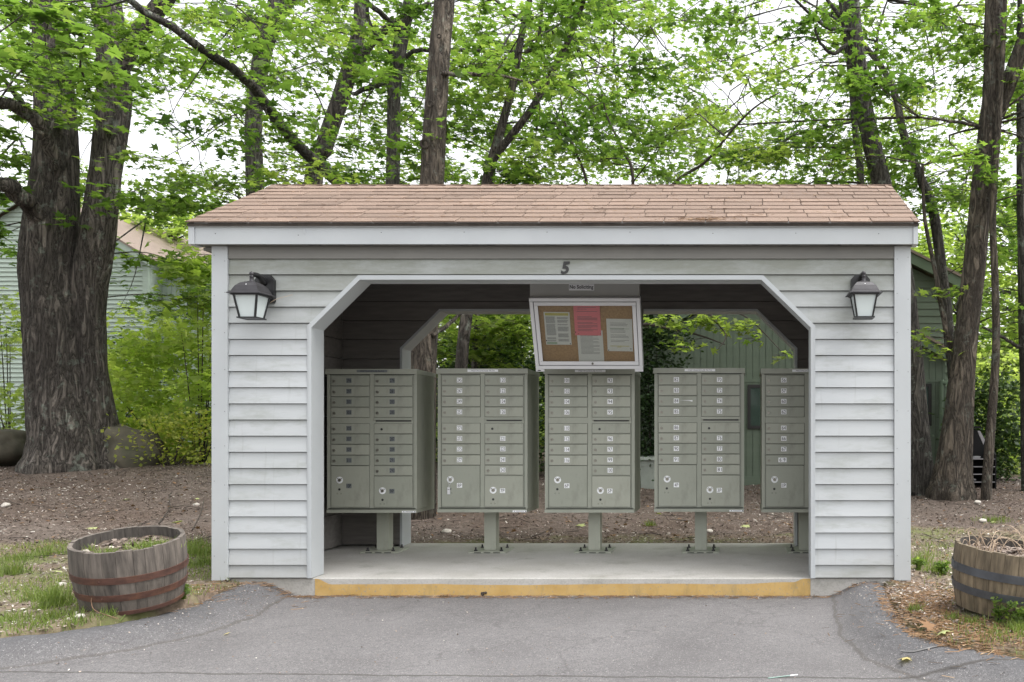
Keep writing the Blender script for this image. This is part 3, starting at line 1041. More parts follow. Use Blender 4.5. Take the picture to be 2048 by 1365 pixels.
r2 = random.Random(11)
L1 = [(.05, .95, .262, .022, 3), (.04, .44, .014, .016, 4)]
zz = .240
while zz > .03:
    if r2.random() < .82:
        L1.append((.06, .44 - r2.uniform(0, .05), zz, .0022, 1))
    if r2.random() < .82:
        L1.append((.50, .93 - r2.uniform(0, .06), zz, .0022, 1))
    zz -= .0058
paper("notice_sheet", .100, .207, .212, .281, "paper", "white two column notice with yellow heading at left of the cork board", 0.6, L1, [(.95, .03), (.03, .12)])
L2 = [(.15, .85, .24, .003, 1), (.15, .5, .225, .003, 1), (.12, .9, .205, .003, 1)]
for zz, s_ in ((.16, .35), (.15, 0), (.142, 0), (.134, 0), (.11, .3), (.10, 0), (.085, .0), (.075, 0), (.065, .4), (.05, 0), (.04, .3)):
    L2.append((.12, .88 - s_ * .6, zz, .0028, 1))
L3 = [(.12, .86 - (.25 if k % 3 == 2 else r2.uniform(0, .05)), .245 - k * .0105, .0025, 1) for k in range(17)]
paper("notice_sheet", .362, .05, .212, .281, "paper", "white typed notice whose top is overlapped by the pink sheet", 0.3, L3, [(.06, .90), (.92, .9)])
paper("notice_sheet", .348, .290, .216, .270, "pink_paper", "bright pink notice pinned at the top of the cork board", 0.8, L2, [(.03, .1)], .0065)
L4 = [(.14, .86 - r2.uniform(0, .2), .245 - k * .0115, .0022, 1) for k in range(15) if k not in (3, 8, 12)] + [(.12, .87, .195, .003, 4), (.12, .86, .045, .005, 3), (.38, .55, .036, .004, 3)]
paper("notice_sheet", .608, .150, .212, .281, "paper", "white typed notice with yellow underline at right of the cork board", 1.0, L4, [(.04, .03), (.92, .08)])

# ------------------------------------------------------------------ wall lamps
def make_lamp():
    r = thing("wall_lantern", (0, 0, 0), "", "lamp", "wall lanterns beside the shelter opening")
    # local origin: lamp axis at the wall plane; y = -.20 is the lantern's centre
    yc = -.205
    mb = MB()
    pts = [(-.060, -.085), (.060, -.085), (.070, -.072), (.070, .085), (.040, .12), (-.040, .12), (-.070, .085), (-.070, -.072)]
    mb.prism_xz(pts, -.045, -.004)
    mb.build("back_plate", ["lamp_black"], r, local=True)
    mb = MB()
    mb.tube(smooth_path([(0, -.04, .06), (0, -.11, .10), (0, yc, .098)], 8), lerp_list([.028, .02, .016], 8), 8)
    mb.build("arm", ["lamp_black"], r, local=True, smooth=True)
    mb = MB()
    # four-sided curved roof
    prof = [(.119, -.054), (.117, -.048), (.098, -.038), (.090, -.020), (.077, .006), (.054, .030), (.026, .042), (.018, .046)]
    vs_, fs_ = [], []
    for r_, z in prof:
        vs_ += [(-r_, yc - r_, z), (r_, yc - r_, z), (r_, yc + r_, z), (-r_, yc + r_, z)]
    for i in range(len(prof) - 1):
        for k in range(4):
            a, b_ = i * 4 + k, i * 4 + (k + 1) % 4
            fs_.append((a, b_, b_ + 4, a + 4))
    fs_.append((3, 2, 1, 0)); fs_.append(tuple(range(len(prof) * 4 - 4, len(prof) * 4)))
    mb.add(vs_, fs_)
    mb.cyl((0, yc - .068, .012), (0, -1, .7), .004, .003, .006, 8, 1)
    rf = mb.build("lamp_roof", ["lamp_roof", "label_white"], r, local=True)
    mb = MB()
    n = 12
    prof2 = [(.019, .044), (.015, .05), (.013, .072), (.0165, .078), (.0165, .082), (.011, .086), (.015, .093), (.017, .102), (.013, .112), (.004, .117)]
    m2 = MB(); m2.lathe(prof2, n)
    mb.add([(x, y + yc, z) for x, y, z in m2.v], m2.f)
    mb.build("finial", ["lamp_roof"], rf, local=True, smooth=True)
    # tapering cage
    a, b_, z1, z0 = .083, .056, -.058, -.215
    mb = MB()
    cs = [(-1, -1), (1, -1), (1, 1), (-1, 1)]
    e = .006
    for sx, sy in cs:
        mb.hexa([(sx * b_ - e, yc + sy * b_ - e, z0), (sx * b_ + e, yc + sy * b_ - e, z0), (sx * b_ + e, yc + sy * b_ + e, z0), (sx * b_ - e, yc + sy * b_ + e, z0),
                 (sx * a - e, yc + sy * a - e, z1), (sx * a + e, yc + sy * a - e, z1), (sx * a + e, yc + sy * a + e, z1), (sx * a - e, yc + sy * a + e, z1)])
    for q, z, h in ((a + .008, z1, .012), (b_ + .007, z0 - .006, .010)):
        for sx in (-1, 1):
            mb.box(sx * q - .007, sx * q + .007, yc - q - .007, yc + q + .007, z - h / 2, z + h / 2)
            mb.box(-q + .007, q - .007, yc + sx * q - .007, yc + sx * q + .007, z - h / 2 + .0005, z + h / 2 - .0005)
    mb.box(-b_, b_, yc - b_, yc + b_, z0 - .009, z0 - .002)
    cg = mb.build("cage", ["lamp_black"], r, local=True)
    for k in range(4):
        (ax, ay), (bx, by) = cs[k], cs[(k + 1) % 4]
        mb = MB()
        i = .002
        def pt(s0, q, z, ins): return (s0[0] * (q - ins), yc + s0[1] * (q - ins), z)
        mb.add([pt(cs[k], b_, z0, i), pt(cs[(k + 1) % 4], b_, z0, i), pt(cs[(k + 1) % 4], a, z1, i), pt(cs[k], a, z1, i)] +
               [pt(cs[k], b_, z0, .006), pt(cs[(k + 1) % 4], b_, z0, .006), pt(cs[(k + 1) % 4], a, z1, .006), pt(cs[k], a, z1, .006)],
               [(0, 1, 2, 3), (7, 6, 5, 4), (0, 4, 5, 1), (1, 5, 6, 2), (2, 6, 7, 3), (3, 7, 4, 0)])
        mb.build("glass_pane", ["frosted"], cg, local=True)
    return r


def copy_tree(o, parent=None):
    c_ = o.copy()
    COL.objects.link(c_)
    if parent: c_.parent = parent
    for ch in list(o.children):
        copy_tree(ch, c_)
    return c_


LAMP_Z = 1.124 + (856 - 581) / 276
lampA = make_lamp()
lampA.location = (-3.505, -.012, LAMP_Z + .015)
lampA['label'] = "black wall lantern showing two frosted panes, at left end of shelter"
lampB = copy_tree(lampA)
lampB.location = (.915, -.012, LAMP_Z + .018)
lampB['label'] = "black wall lantern on the right end clapboards near corner board"
mb = MB()
p0 = P(552, 600, 6.45)
mb.tube(smooth_path([P(540, 606, 6.42), P(555, 598, 6.44), P(585, 590, 6.47)], 6), [.0018] * 7, 4)
mb.build("straw", ["dead_stalk"], lampA, local=False)

# ------------------------------------------------------------------ cluster mailboxes
K = 1 / 776.0
YF = -.225                 # cabinet front, local


def lx(zx): return (zx - 807) * K - .4033
def lz(zy): return 1.640 - (zy - 55) * K


BOX_MESH = {}


def shared(key, fn):
    if key not in BOX_MESH:
        BOX_MESH[key] = fn()
    return BOX_MESH[key]


def door_mesh(w_, h_):
    def fn():
        mb = MB()
        mb.box(-.0017, w_ + .0017, -.001, .002, -.0017, h_ + .0017, 1)
        mb.plate(0, w_, -.001, -.007, 0, h_, .0018)
        return mb.mesh("door", ["box_metal", "box_seam"])
    return shared(("door", round(w_, 4), round(h_, 4)), fn)


def lock_mesh():
    def fn():
        mb = MB()
        mb.cyl((0, 0, 0), (0, -1, 0), .0135, .0125, .004, 18)
        mb.cyl((0, -.0041, 0), (0, -1, 0), .0085, .008, .002, 14)
        mb.box(-.0012, .0012, -.0068, -.0062, -.005, .005, 1)
        return mb.mesh("lock", ["lock_metal", "lock_dark"])
    return shared("lock", fn)


def parcel_lock_mesh():
    def fn():
        mb = MB()
        mb.cyl((0, 0, 0), (0, -1, 0), .030, .030, .0008, 28, 2)
        mb.cyl((0, -.001, 0), (0, -1, 0), .015, .0135, .007, 18)
        mb.box(-.0012, .0012, -.0086, -.008, -.006, .006, 1)
        for s_ in (-1, 1):
            for k in range(4):
                a0, a1 = R(90 - s_ * (28 + 9 * k)), R(90 - s_ * (37 + 9 * k))
                ri, ro = (.020, .0245) if k < 3 else (.0185, .026)
                mb.add([(ri * math.cos(a0), -.0012, ri * math.sin(a0)), (ro * math.cos(a0), -.0012, ro * math.sin(a0)),
                        (ro * math.cos(a1), -.0012, ro * math.sin(a1)), (ri * math.cos(a1), -.0012, ri * math.sin(a1))], [(0, 1, 2, 3)], 1)
        return mb.mesh("lock", ["lock_metal", "lock_dark", "label_white"])
    return shared("plock", fn)


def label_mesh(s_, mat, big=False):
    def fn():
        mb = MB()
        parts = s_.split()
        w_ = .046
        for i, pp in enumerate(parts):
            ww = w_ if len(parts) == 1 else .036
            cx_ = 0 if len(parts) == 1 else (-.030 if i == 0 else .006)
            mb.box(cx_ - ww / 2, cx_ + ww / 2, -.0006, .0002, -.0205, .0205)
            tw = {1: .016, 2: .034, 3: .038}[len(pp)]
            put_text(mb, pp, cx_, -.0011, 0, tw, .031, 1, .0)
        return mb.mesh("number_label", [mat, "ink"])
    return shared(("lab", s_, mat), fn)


ROWS_L = [(102, 168), (175, 241), (246, 313), (319, 385), (428, 494), (500, 566), (571, 640), (646, 712)]
ROWS_R = [(102, 168), (175, 241), (246, 313), (319, 384), (428, 494), (500, 566), (571, 638), (644, 710), (716, 780)]


def mailbox(px_left, top_py, left, right, pl, pr, label, maker=True, lab="label_white", scratch=False):
    x_c = (px_left - CX) * 7.65 / F_PX + .4033
    r = thing("cluster_mailbox", (x_c, 1.378, 0), label, "mailbox", "grey green cluster mailboxes in the shelter")
    dz = (738 - top_py) * 7.65 / F_PX
    def place(name, me, p, par):
        o = link(name, me, par)
        o.location = p
        return o
    def cab():
        mb = MB()
        x0, x1 = lx(815), lx(1427)
        z0, z1 = lz(1012), lz(88)
        mb.box(x0, x1, YF, .215, z0, z1)
        # raised edge stiles of the door frames
        mb.box(x0 - .0, x0 + .022, YF - .004, YF - .0002, z0, z1 - .004)
        mb.box(x1 - .022, x1, YF - .004, YF - .0002, z0, z1 - .004)
        mb.box(lx(1108), lx(1134), YF - .003, YF - .0002, z0, z1 - .004)
        for zx in (838, 1404):
            mb.box(lx(zx), lx(zx) + .0025, YF - .0012, YF - .0002, z0, z1 - .004, 1)
        mb.box(x0 + .01, x1 - .01, YF - .0045, YF - .0002, lz(1009), lz(1003), 1)
        mb.box(x0 + .004, x1 - .004, YF - .0015, YF - .0002, lz(96), lz(90), 1)
        # bottom lip
        mb.plate(lx(811), lx(1428), .21, YF - .010, lz(1038), lz(1012.5), .003)
        # post socket
        return mb.mesh("cabinet", ["box_metal", "box_seam"])
    place("cabinet", shared("cab", cab), (0, 0, dz), r)
    def hood():
        mb = MB()
        x0, x1, z0, z1 = lx(807), lx(1433), lz(90), lz(55)
        mb.hexa([(x0, YF - .020, z0), (x1, YF - .020, z0), (x1, .235, z0), (x0, .235, z0),
                 (x0 + .003, YF - .017, z1), (x1 - .003, YF - .017, z1), (x1 - .003, .232, z1 - .012), (x0 + .003, .232, z1 - .012)])
        return mb.mesh("hood", ["box_metal"])
    hd = place("hood", shared("hood", hood), (0, 0, dz), r)
    def street():
        mb = MB()
        mb.box(lx(1022), lx(1230), YF - .0208, YF - .0185, lz(78), lz(62))
        put_text(mb, "MEETINGHOUSE PATH", lx(1126), YF - .0213, lz(70), .205, .0125, 1, .0)
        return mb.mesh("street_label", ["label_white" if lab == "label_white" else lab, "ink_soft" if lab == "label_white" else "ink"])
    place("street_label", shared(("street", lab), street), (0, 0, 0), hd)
    def door(zx0, zx1, zy0, zy1, text, lockx, labx, name="door"):
        w_, h_ = (zx1 - zx0) * K, (zy1 - zy0) * K
        o = place(name, door_mesh(w_, h_), (lx(zx0), YF - .001, lz(zy1) + dz), r)
        if text is not None:
            place("lock", lock_mesh(), ((lockx - zx0) * K, -.007, h_ * .44), o)
            place("number_label", label_mesh(text, lab), ((labx - zx0) * K, -.0072, h_ * .52), o)
        return o
    for (a, b_), s_ in zip(ROWS_L, left):
        door(843, 1105, a, b_, s_, 862, 965)
    for (a, b_), s_ in zip(ROWS_R, right):
        o = door(1137, 1398, a, b_, s_, 1158, 1260)
        if s_ is None:
            def hole():
                mb = MB()
                mb.cyl((0, 0, 0), (0, -1, 0), .0105, .010, .001, 16)
                for k in range(4):
                    mb.cyl((.258 - .0, -.0002, .012 + .014 * k), (0, -1, 0), .0018, .0015, .0006, 6)
                return mb.mesh("key_hole", ["lock_dark"])
            place("key_hole", shared("hole0", hole), ((1188 - 1137) * K, -.0072, (b_ - 466) * K), o)
    def slot():
        mb = MB()
        mb.hexa([(lx(1135), YF - .016, lz(404)), (lx(1400), YF - .016, lz(404)), (lx(1400), YF - .001, lz(404)), (lx(1135), YF - .001, lz(404)),
                 (lx(1135), YF - .007, lz(387)), (lx(1400), YF - .007, lz(387)), (lx(1400), YF - .001, lz(387)), (lx(1135), YF - .001, lz(387))])
        mb.box(lx(1148), lx(1388), YF - .0042, YF - .001, lz(413), lz(404.5), 1)
        return mb.mesh("mail_slot", ["box_metal", "lock_dark"])
    place("mail_slot", shared("slot", slot), (0, 0, dz), r)
    for (x0, x1, y0, y1, lkx, lky, lbx, lby, hx, hy), s_ in zip([(843, 1103, 716, 997, 902, 812, 965, 852, 900, 876), (1136, 1398, 787, 997, 1194, 885, 1258, 888, 1194, 947)], (pl, pr)):
        w_, h_ = (x1 - x0) * K, (y1 - y0) * K
        o = place("parcel_door", door_mesh(w_, h_), (lx(x0), YF - .001, lz(y1) + dz), r)
        place("lock", parcel_lock_mesh(), ((lkx - x0) * K, -.0072, (y1 - lky) * K), o)
        place("number_label", label_mesh(s_, lab), ((lbx - x0) * K, -.0072, (y1 - lby) * K), o)
        def hole2():
            mb = MB()
            mb.cyl((0, 0, 0), (0, -1, 0), .0105, .010, .001, 16)
            for sx in (-.018, .014):
                mb.cyl((sx, 0, -.036), (0, -1, 0), .006, .006, .0003, 10, 1)
                mb.cyl((sx, -.0002, -.036), (0, -1, 0), .0045, .0045, .0004, 10, 2)
            return mb.mesh("key_hole", ["lock_dark", "box_seam", "box_metal"])
        place("key_hole", shared("hole2", hole2), ((hx - x0) * K, -.0072, (y1 - hy) * K), o)
    if maker:
        def mk():
            mb = MB()
            mb.box(lx(1327), lx(1422), YF - .0112, YF - .008, lz(1034), lz(1022))
            mb.add([(lx(1333), YF - .0115, lz(1028)), (lx(1345), YF - .0115, lz(1031)), (lx(1343), YF - .0115, lz(1025))], [(0, 1, 2)], 1)
            for k in range(9):
                mb.box(lx(1352 + k * 6), lx(1356 + k * 6), YF - .0115, YF - .0111, lz(1030), lz(1026), 2)
            mb.box(lx(1412), lx(1419), YF - .0115, YF - .0111, lz(1031), lz(1025), 1)
            return mb.mesh("maker_sticker", ["label_white", "ink", "ink_soft"])
        place("maker_sticker", shared("maker", mk), (0, 0, dz), r)
    if scratch:
        mb = MB()
        mb.add([(lx(985), YF - .0089, lz(268)), (lx(1076), YF - .0089, lz(267)), (lx(1074), YF - .0089, lz(278)), (lx(1050), YF - .0089, lz(271))], [(0, 1, 2, 3)])
        mb.build("torn_sticker", ["label_white"], r, local=True)
    def ped():
        mb = MB(); mb.box(-.053, .053, -.053, .053, .02, lz(1037))
        return mb.mesh("pedestal", ["box_metal"])
    place("pedestal", shared("ped", ped), (.005, .045, 0), r)
    def base():
        mb = MB()
        mb.hexa([(-.165, -.15, .001), (.165, -.15, .001), (.165, .15, .001), (-.165, .15, .001), (-.165, -.15, .016), (.165, -.15, .016), (.165, .15, .020), (-.165, .15, .020)])
        for k in (-1, 0, 1):
            mb.box(k * .085 - .03, k * .085 + .03, -.152, -.1495, .004, .012, 1)
        return mb.mesh("base_plate", ["box_metal", "box_seam"])
    bp = place("base_plate", shared("base", base), (.005, .045, 0), r)
    def bolt():
        mb = MB(); mb.cyl((0, 0, 0), (0, 0, 1), .017, .017, .010, 6); mb.cyl((0, 0, .0101), (0, 0, 1), .008, .008, .022, 8)
        return mb.mesh("bolt", ["lamp_roof"])
    for sx in (-.115, .115):
        for sy in (-.10, .10):
            place("bolt", shared("bolt", bolt), (sx, sy, .017), bp)
    return r


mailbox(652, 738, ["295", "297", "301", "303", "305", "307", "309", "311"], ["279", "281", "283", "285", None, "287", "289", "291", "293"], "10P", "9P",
        "shaded cluster mailbox numbered 279 to 311, against the shelter's dark left wall", lab="label_shaded")
mailbox(873.2, 737, ["245", "247", "249", "251", "271", "273", "275", "277"], ["120", "122", "124", "126", None, "221", "223", "241", "243"], "8P", "7P",
        "cluster mailbox with a key hanging in parcel door 8P")
mailbox(1087.6, 737.6, ["101", "102", "104", "106", "110", "112", "114", "116"], ["92", "93", "94", "95", None, "96", "97", "99", "100"], "6P", "5P",
        "cluster mailbox numbered 92 to 116 directly below the notice case", maker=False)
mailbox(1306.5, 736, ["82", "83", "84", "85", "86", "87", "90", "91"], ["70", "72", "74", "75", None, "76", "77", "80", "81"], "4P", "3P",
        "cluster mailbox numbered 70 to 91 with a torn sticker beside 84", scratch=True)
mailbox(1521.3, 737, ["56", "57", "60", "62", "64", "66", "67", "6 9"], ["44", "45", "46", "50", None, "51", "52", "53", "54"], "1P", "2P",
        "cluster mailbox numbered 56 to 69, half hidden by the right wall")
# key in the 8P lock
kx = (873.2 - CX) * 7.65 / F_PX + (902 - 807) * K
kz = lz(812)
ky = thing("key", (kx, 1.378 + YF - .016, kz), "key with ring and silver tag hanging from parcel lock 8P", "key")
mb = MB(); mb.box(-.011, .011, -.0015, .0015, -.012, .012); mb.box(-.003, .003, -.001, .012, -.003, .003)
mb.build("key_bow", ["lock_metal"], ky, local=True)
mb = MB(); mb.tube([(-.004 + .012 * math.cos(q), -.004, -.024 + .014 * math.sin(q)) for q in np.linspace(0, 6.28, 15)], [.0014] * 15, 5)
mb.build("ring", ["alu"], ky, local=True)
mb = MB(); mb.tube([(-.005, -.004, -.037), (-.010, -.004, -.06)], [.002, .002], 5); mb.plate(-.024, .002, -.001, -.005, -.125, -.062, .002); mb.box(-.019, -.003, -.0056, -.0052, -.085, -.08, 1)
mb.build("tag", ["alu", "ink_soft"], ky, local=True)
# ------------------------------------------------------------------ half barrels
def barrel(loc, rot, rt, rb, h, mat, bandmat, bands, label, seed):
    r = thing("barrel_planter", loc, label, "planter", None, rot)
    rr = random.Random(seed)
    def rad(z): return rb + (rt - rb) * z / h + .018 * math.sin(math.pi * z / h)
    mb = MB()
    a = 0.0
    th = .024
    while a < 2 * math.pi - .02:
        da = min(rr.uniform(.15, .30), 2 * math.pi - a)
        if 2 * math.pi - a - da < .1: da = 2 * math.pi - a
        tn = rr.random()
        nsub, nz = 3, 7
        dr = rr.uniform(-.0025, .0025)
        top = rr.uniform(-.004, .003)
        vs_, fs_, inn = [], [], []
        for j in range(nz + 1):
            z = h * j / nz
            ze = z + (top if j == nz else 0)
            for i in range(nsub + 1):
                ang = a + .0025 + (da - .005) * i / nsub
                q = rad(z) + dr
                vs_.append((q * math.cos(ang), q * math.sin(ang), ze))
                vs_.append(((q - th) * math.cos(ang), (q - th) * math.sin(ang), ze))
        w_ = (nsub + 1) * 2
        for j in range(nz):
            for i in range(nsub):
                o_ = j * w_ + i * 2
                fs_.append((o_, o_ + 2, o_ + 2 + w_, o_ + w_))
                inn.append((o_ + 1, o_ + 1 + w_, o_ + 3 + w_, o_ + 3))
            for i in (0, nsub):
                o_ = j * w_ + i * 2
                fs_.append((o_, o_ + w_, o_ + w_ + 1, o_ + 1))
        for i in range(nsub):
            o_ = nz * w_ + i * 2
            fs_.append((o_, o_ + 2, o_ + 3, o_ + 1))
        mb.add(vs_, fs_, 0, tn)
        o_ = len(mb.v) - len(vs_)
        mb.f += [tuple(i + o_ for i in f_) for f_ in inn]; mb.m += [2] * len(inn)
        a += da
    # dark gap ring behind the joints
    mb.lathe([(rad(h * k / 6) - .010, h * k / 6 - .003) for k in range(7)], 40, 1, False)
    mb.build("staves", [mat, "twig_dark", "stave_inner"], r, local=True)
    for z0, hh in bands:
        mb = MB()
        n = 48
        prof = [(rad(z0) + .0015, z0), (rad(z0) + .006, z0 + .001), (rad(z0 + hh) + .006, z0 + hh - .001), (rad(z0 + hh) + .0015, z0 + hh)]
        mb.lathe(prof, n, 0, False)
        mb.cyl(((rad(z0 + hh / 2) + .005) * math.cos(-1.9), (rad(z0 + hh / 2) + .005) * math.sin(-1.9), z0 + hh / 2), (math.cos(-1.9), math.sin(-1.9), 0), .006, .004, .005, 8)
        mb.build("hoop", [bandmat], r, local=True, smooth=False)
    return r, rad


def soil_disc(par, r_, z, seed, amp=.012):
    mb = MB()
    rings, n = 9, 36
    vs_ = [(0, 0, z + amp)]
    for i in range(1, rings + 1):
        for k in range(n):
            th = 6.2832 * k / n
            x, y = r_ * i / rings * math.cos(th), r_ * i / rings * math.sin(th)
            vs_.append((x, y, z + amp * 1.6 * noise.noise(Vector((x * 9, y * 9, seed))) + amp * noise.noise(Vector((x * 30, y * 30, seed)))))
    fs_ = [(0, 1 + k, 1 + (k + 1) % n) for k in range(n)]
    for i in range(rings - 1):
        for k in range(n):
            a, b_ = 1 + i * n + k, 1 + i * n + (k + 1) % n
            fs_.append((a, a + n, b_ + n, b_))
    mb.add(vs_, fs_)
    return mb.build("soil", ["soil"], par, local=True, smooth=True, fix=False)


BL = Vector((XD(268, 5.43), 5.43 - 6.5, .045))
b1, rad1 = barrel(BL, (R(9), R(-2.5), .4), .298, .262, .400, "stave_grey", "rust_band", [(.205, .042), (.095, .042), (.002, .026)],
                  "weathered grey half barrel planter with rusty hoops, left of the shelter", 3)
soil_disc(b1, .272, .335, 2.0)
mb = MB()
a1 = -2.1
mb.tube(smooth_path([(.29 * math.cos(a1), .29 * math.sin(a1), .14), (.30 * math.cos(a1), .30 * math.sin(a1), .10), (.33 * math.cos(a1 + .15), .33 * math.sin(a1 + .15), .06), (.34 * math.cos(a1 + .5), .34 * math.sin(a1 + .5), .01)], 10), [.0022] * 11, 5)
mb.build("loose_wire", ["wire_rust"], b1, local=True)
BR = Vector((XD(2014, 5.25), 5.25 - 6.5, .035))
b2_, rad2 = barrel(BR, (R(6), R(0), 1.1), .345, .305, .375, "stave_brown", "grey_band", [(.215, .048), (.10, .046)],
                   "brown half barrel planter with grey hoops and dead stalks, right of the shelter", 8)
soil_disc(b2_, .32, .315, 6.0)


# ------------------------------------------------------------------ bulk mesh builder for leaves, blades, chips
MAPLE = np.array([(0, 0, 0)] + [(r_ * math.cos(R(a_)), r_ * math.sin(R(a_)), 0) for a_, r_ in
                 ((-90, .34), (-48, .40), (-22, .56), (2, .30), (30, .44), (36, .72), (58, .32), (78, .50), (90, .80), (102, .50), (122, .32), (144, .72), (150, .44), (178, .30), (202, .56), (228, .40))])
MAPLE[:, 2] = -.22 * np.abs(MAPLE[:, 0]) - .18 * np.maximum(0, MAPLE[:, 1]) ** 2
MAPLE_F = [(0, i, i + 1) for i in range(1, 16)] + [(0, 16, 1)]
STAR = np.array([(0, 0, 0)] + [(r_ * math.cos(R(a_)), r_ * math.sin(R(a_)), 0) for a_, r_ in
                ((-90, .35), (-25, .58), (5, .28), (38, .70), (64, .30), (90, .78), (116, .30), (142, .70), (175, .28), (205, .58))])
STAR[:, 2] = -.22 * np.abs(STAR[:, 0])
STAR_F = [(0, i, i + 1) for i in range(1, 10)] + [(0, 10, 1)]
DIA = np.array([(0, -.5, 0), (.42, .05, -.08), (0, .62, -.05), (-.42, .05, -.08)])
DIA_F = [(0, 1, 2), (0, 2, 3)]
CHIP = np.array([(-.5, -.2, 0), (.5, -.25, 0), (.45, .25, 0.05), (-.4, .2, 0)])
CHIP_F = [(0, 1, 2), (0, 2, 3)]


def rot_mats(yaw, tilt, tdir):
    """yaw about z, then tilt by angle about a horizontal axis at tdir"""
    cy_, sy_ = np.cos(yaw), np.sin(yaw)
    n = len(yaw)
    Rz = np.zeros((n, 3, 3)); Rz[:, 0, 0] = cy_; Rz[:, 0, 1] = -sy_; Rz[:, 1, 0] = sy_; Rz[:, 1, 1] = cy_; Rz[:, 2, 2] = 1
    ux, uy = np.cos(tdir), np.sin(tdir)
    c_, s_ = np.cos(tilt), np.sin(tilt)
    T = np.zeros((n, 3, 3))
    T[:, 0, 0] = c_ + ux * ux * (1 - c_); T[:, 0, 1] = ux * uy * (1 - c_); T[:, 0, 2] = uy * s_
    T[:, 1, 0] = ux * uy * (1 - c_); T[:, 1, 1] = c_ + uy * uy * (1 - c_); T[:, 1, 2] = -ux * s_
    T[:, 2, 0] = -uy * s_; T[:, 2, 1] = ux * s_; T[:, 2, 2] = c_
    return T @ Rz


def scatter_mesh(name, tmpl, tf, pos, size, Rm, tint, mat, aniso=None):
    n, k = len(pos), len(tmpl)
    t_ = tmpl[None, :, :] * size[:, None, None]
    if aniso is not None:
        t_ = t_ * aniso[:, None, :]
    V = np.einsum('nij,nkj->nki', Rm, t_) + pos[:, None, :]
    Fa = np.array(tf)
    F = (Fa[None] + (np.arange(n) * k)[:, None, None]).reshape(-1)
    me = bpy.data.meshes.new(name)
    me.vertices.add(n * k)
    me.vertices.foreach_set("co", V.reshape(-1).astype(np.float32))
    nl = n * len(tf)
    me.loops.add(nl * 3)
    me.loops.foreach_set("vertex_index", F.astype(np.int32))
    me.polygons.add(nl)
    me.polygons.foreach_set("loop_start", (np.arange(nl) * 3).astype(np.int32))
    me.polygons.foreach_set("loop_total", np.full(nl, 3, np.int32))
    a = me.attributes.new("tint", 'FLOAT', 'POINT')
    a.data.foreach_set("value", np.repeat(np.clip(tint, 0, 1), k).astype(np.float32))
    me.materials.append(MATS[mat])
    me.update(calc_edges=True)
    return me


NR = np.random.default_rng(12)


def leaf_mesh(name, pos, size, tint, mat, shape='star', tilt=.55, rng_=None):
    q = rng_ or NR
    n = len(pos)
    T, F = {'maple': (MAPLE, MAPLE_F), 'star': (STAR, STAR_F), 'dia': (DIA, DIA_F)}[shape]
    Rm = rot_mats(q.uniform(0, 6.283, n), np.abs(q.normal(0, tilt, n)), q.uniform(0, 6.283, n))
    return scatter_mesh(name, T, F, np.asarray(pos, float), np.asarray(size, float), Rm, np.asarray(tint, float), mat)


# ------------------------------------------------------------------ trees
TREES = []


class Tree:
    def __init__(s, label, cat, bark_, stems, name="maple_tree", limbs=(), leaf="leaf_maple", detail=0, shape='star', leaf_size=.098, ctint=0.0):
        s.label, s.bark, s.stems, s.limbs, s.leaf, s.shape, s.ls, s.ctint = label, bark_, stems, limbs, leaf, shape, leaf_size, ctint
        s.name, s.cat, s.detail = name, cat, detail
        s.axis = []
        s.sprays = []
        for st in stems:
            pts = [P(*q[:3]) for q in st]
            rad = [q[3] * .96 / math.sqrt(1 + ((q[0] - CX) / F_PX) ** 2) for q in st]
            s.axis.append((pts, rad))
        TREES.append(s)

    def nearest(s, c_):
        best = None
        for pts, rad in s.axis:
            sp = smooth_path(pts, 24)
            for p in sp:
                dd = (p - c_).length + .9 * max(0, p.z - c_.z + .1)
                if best is None or dd < best[0]:
                    best = (dd, p)
        for lp in s.limbs:
            sp = smooth_path([P(*q[:3]) for q in lp], 10)
            for p in sp:
                dd = (p - c_).length * .8
                if best is None or dd < best[0]:
                    best = (dd, p)
        return best


# T(label, ..., stems: [(px, py, D, radius), ...])
Tree("huge twin trunked maple with flared base, left of the shelter", "tree", "bark_maple",
     [[(140, 930, 12.5, .76), (138, 888, 12.5, .63), (125, 800, 12.5, .56), (112, 640, 12.5, .50), (100, 520, 12.5, .47), (108, 380, 12.5, .39), (112, 300, 12.5, .345), (110, 200, 12.5, .305), (104, 100, 12.5, .295), (94, -80, 12.5, .28), (80, -500, 12.8, .2), (70, -800, 13, .1)],
      [(194, 930, 12.7, .74), (184, 872, 12.65, .46), (176, 740, 12.6, .30), (174, 600, 12.6, .29), (194, 480, 12.6, .29), (212, 340, 12.6, .245), (228, 200, 12.6, .275), (220, 60, 12.6, .23), (205, -80, 12.7, .24), (190, -500, 12.8, .12)],
      [(228, 160, 12.6, .17), (262, 90, 12.5, .16), (310, 25, 12.4, .14), (350, -40, 12.3, .13), (420, -250, 12, .08)]],
     limbs=[[(85, 440, 12.3, .18), (45, 395, 12.0, .15), (-10, 362, 11.6, .13), (-120, 310, 10.8, .10)],
            [(112, 340, 12.2, .12), (85, 262, 11.9, .12), (30, 215, 11.6, .105), (-40, 195, 11.2, .09)],
            [(88, 270, 11.9, .06), (40, 200, 11.7, .045), (10, 160, 11.5, .03)],
            [(205, 155, 12.3, .06), (165, 115, 12.1, .05), (150, 85, 12.0, .04)]],
     name="twin_maple_tree", detail=2, shape='maple', leaf_size=.13)
Tree("straight grey oak trunk rising behind the shelter's left roof end", "tree", "bark_grey",
     [[(512, 960, 16.5, .24), (510, 420, 16.5, .19), (507, 240, 16.5, .175), (525, 110, 16.5, .19), (548, 30, 16.5, .17), (560, -120, 16.5, .14), (575, -500, 16.5, .07)]],
     limbs=[[(540, 60, 16.5, .10), (572, 20, 16.5, .09), (600, -40, 16.5, .07)]], name="oak_tree", detail=1)
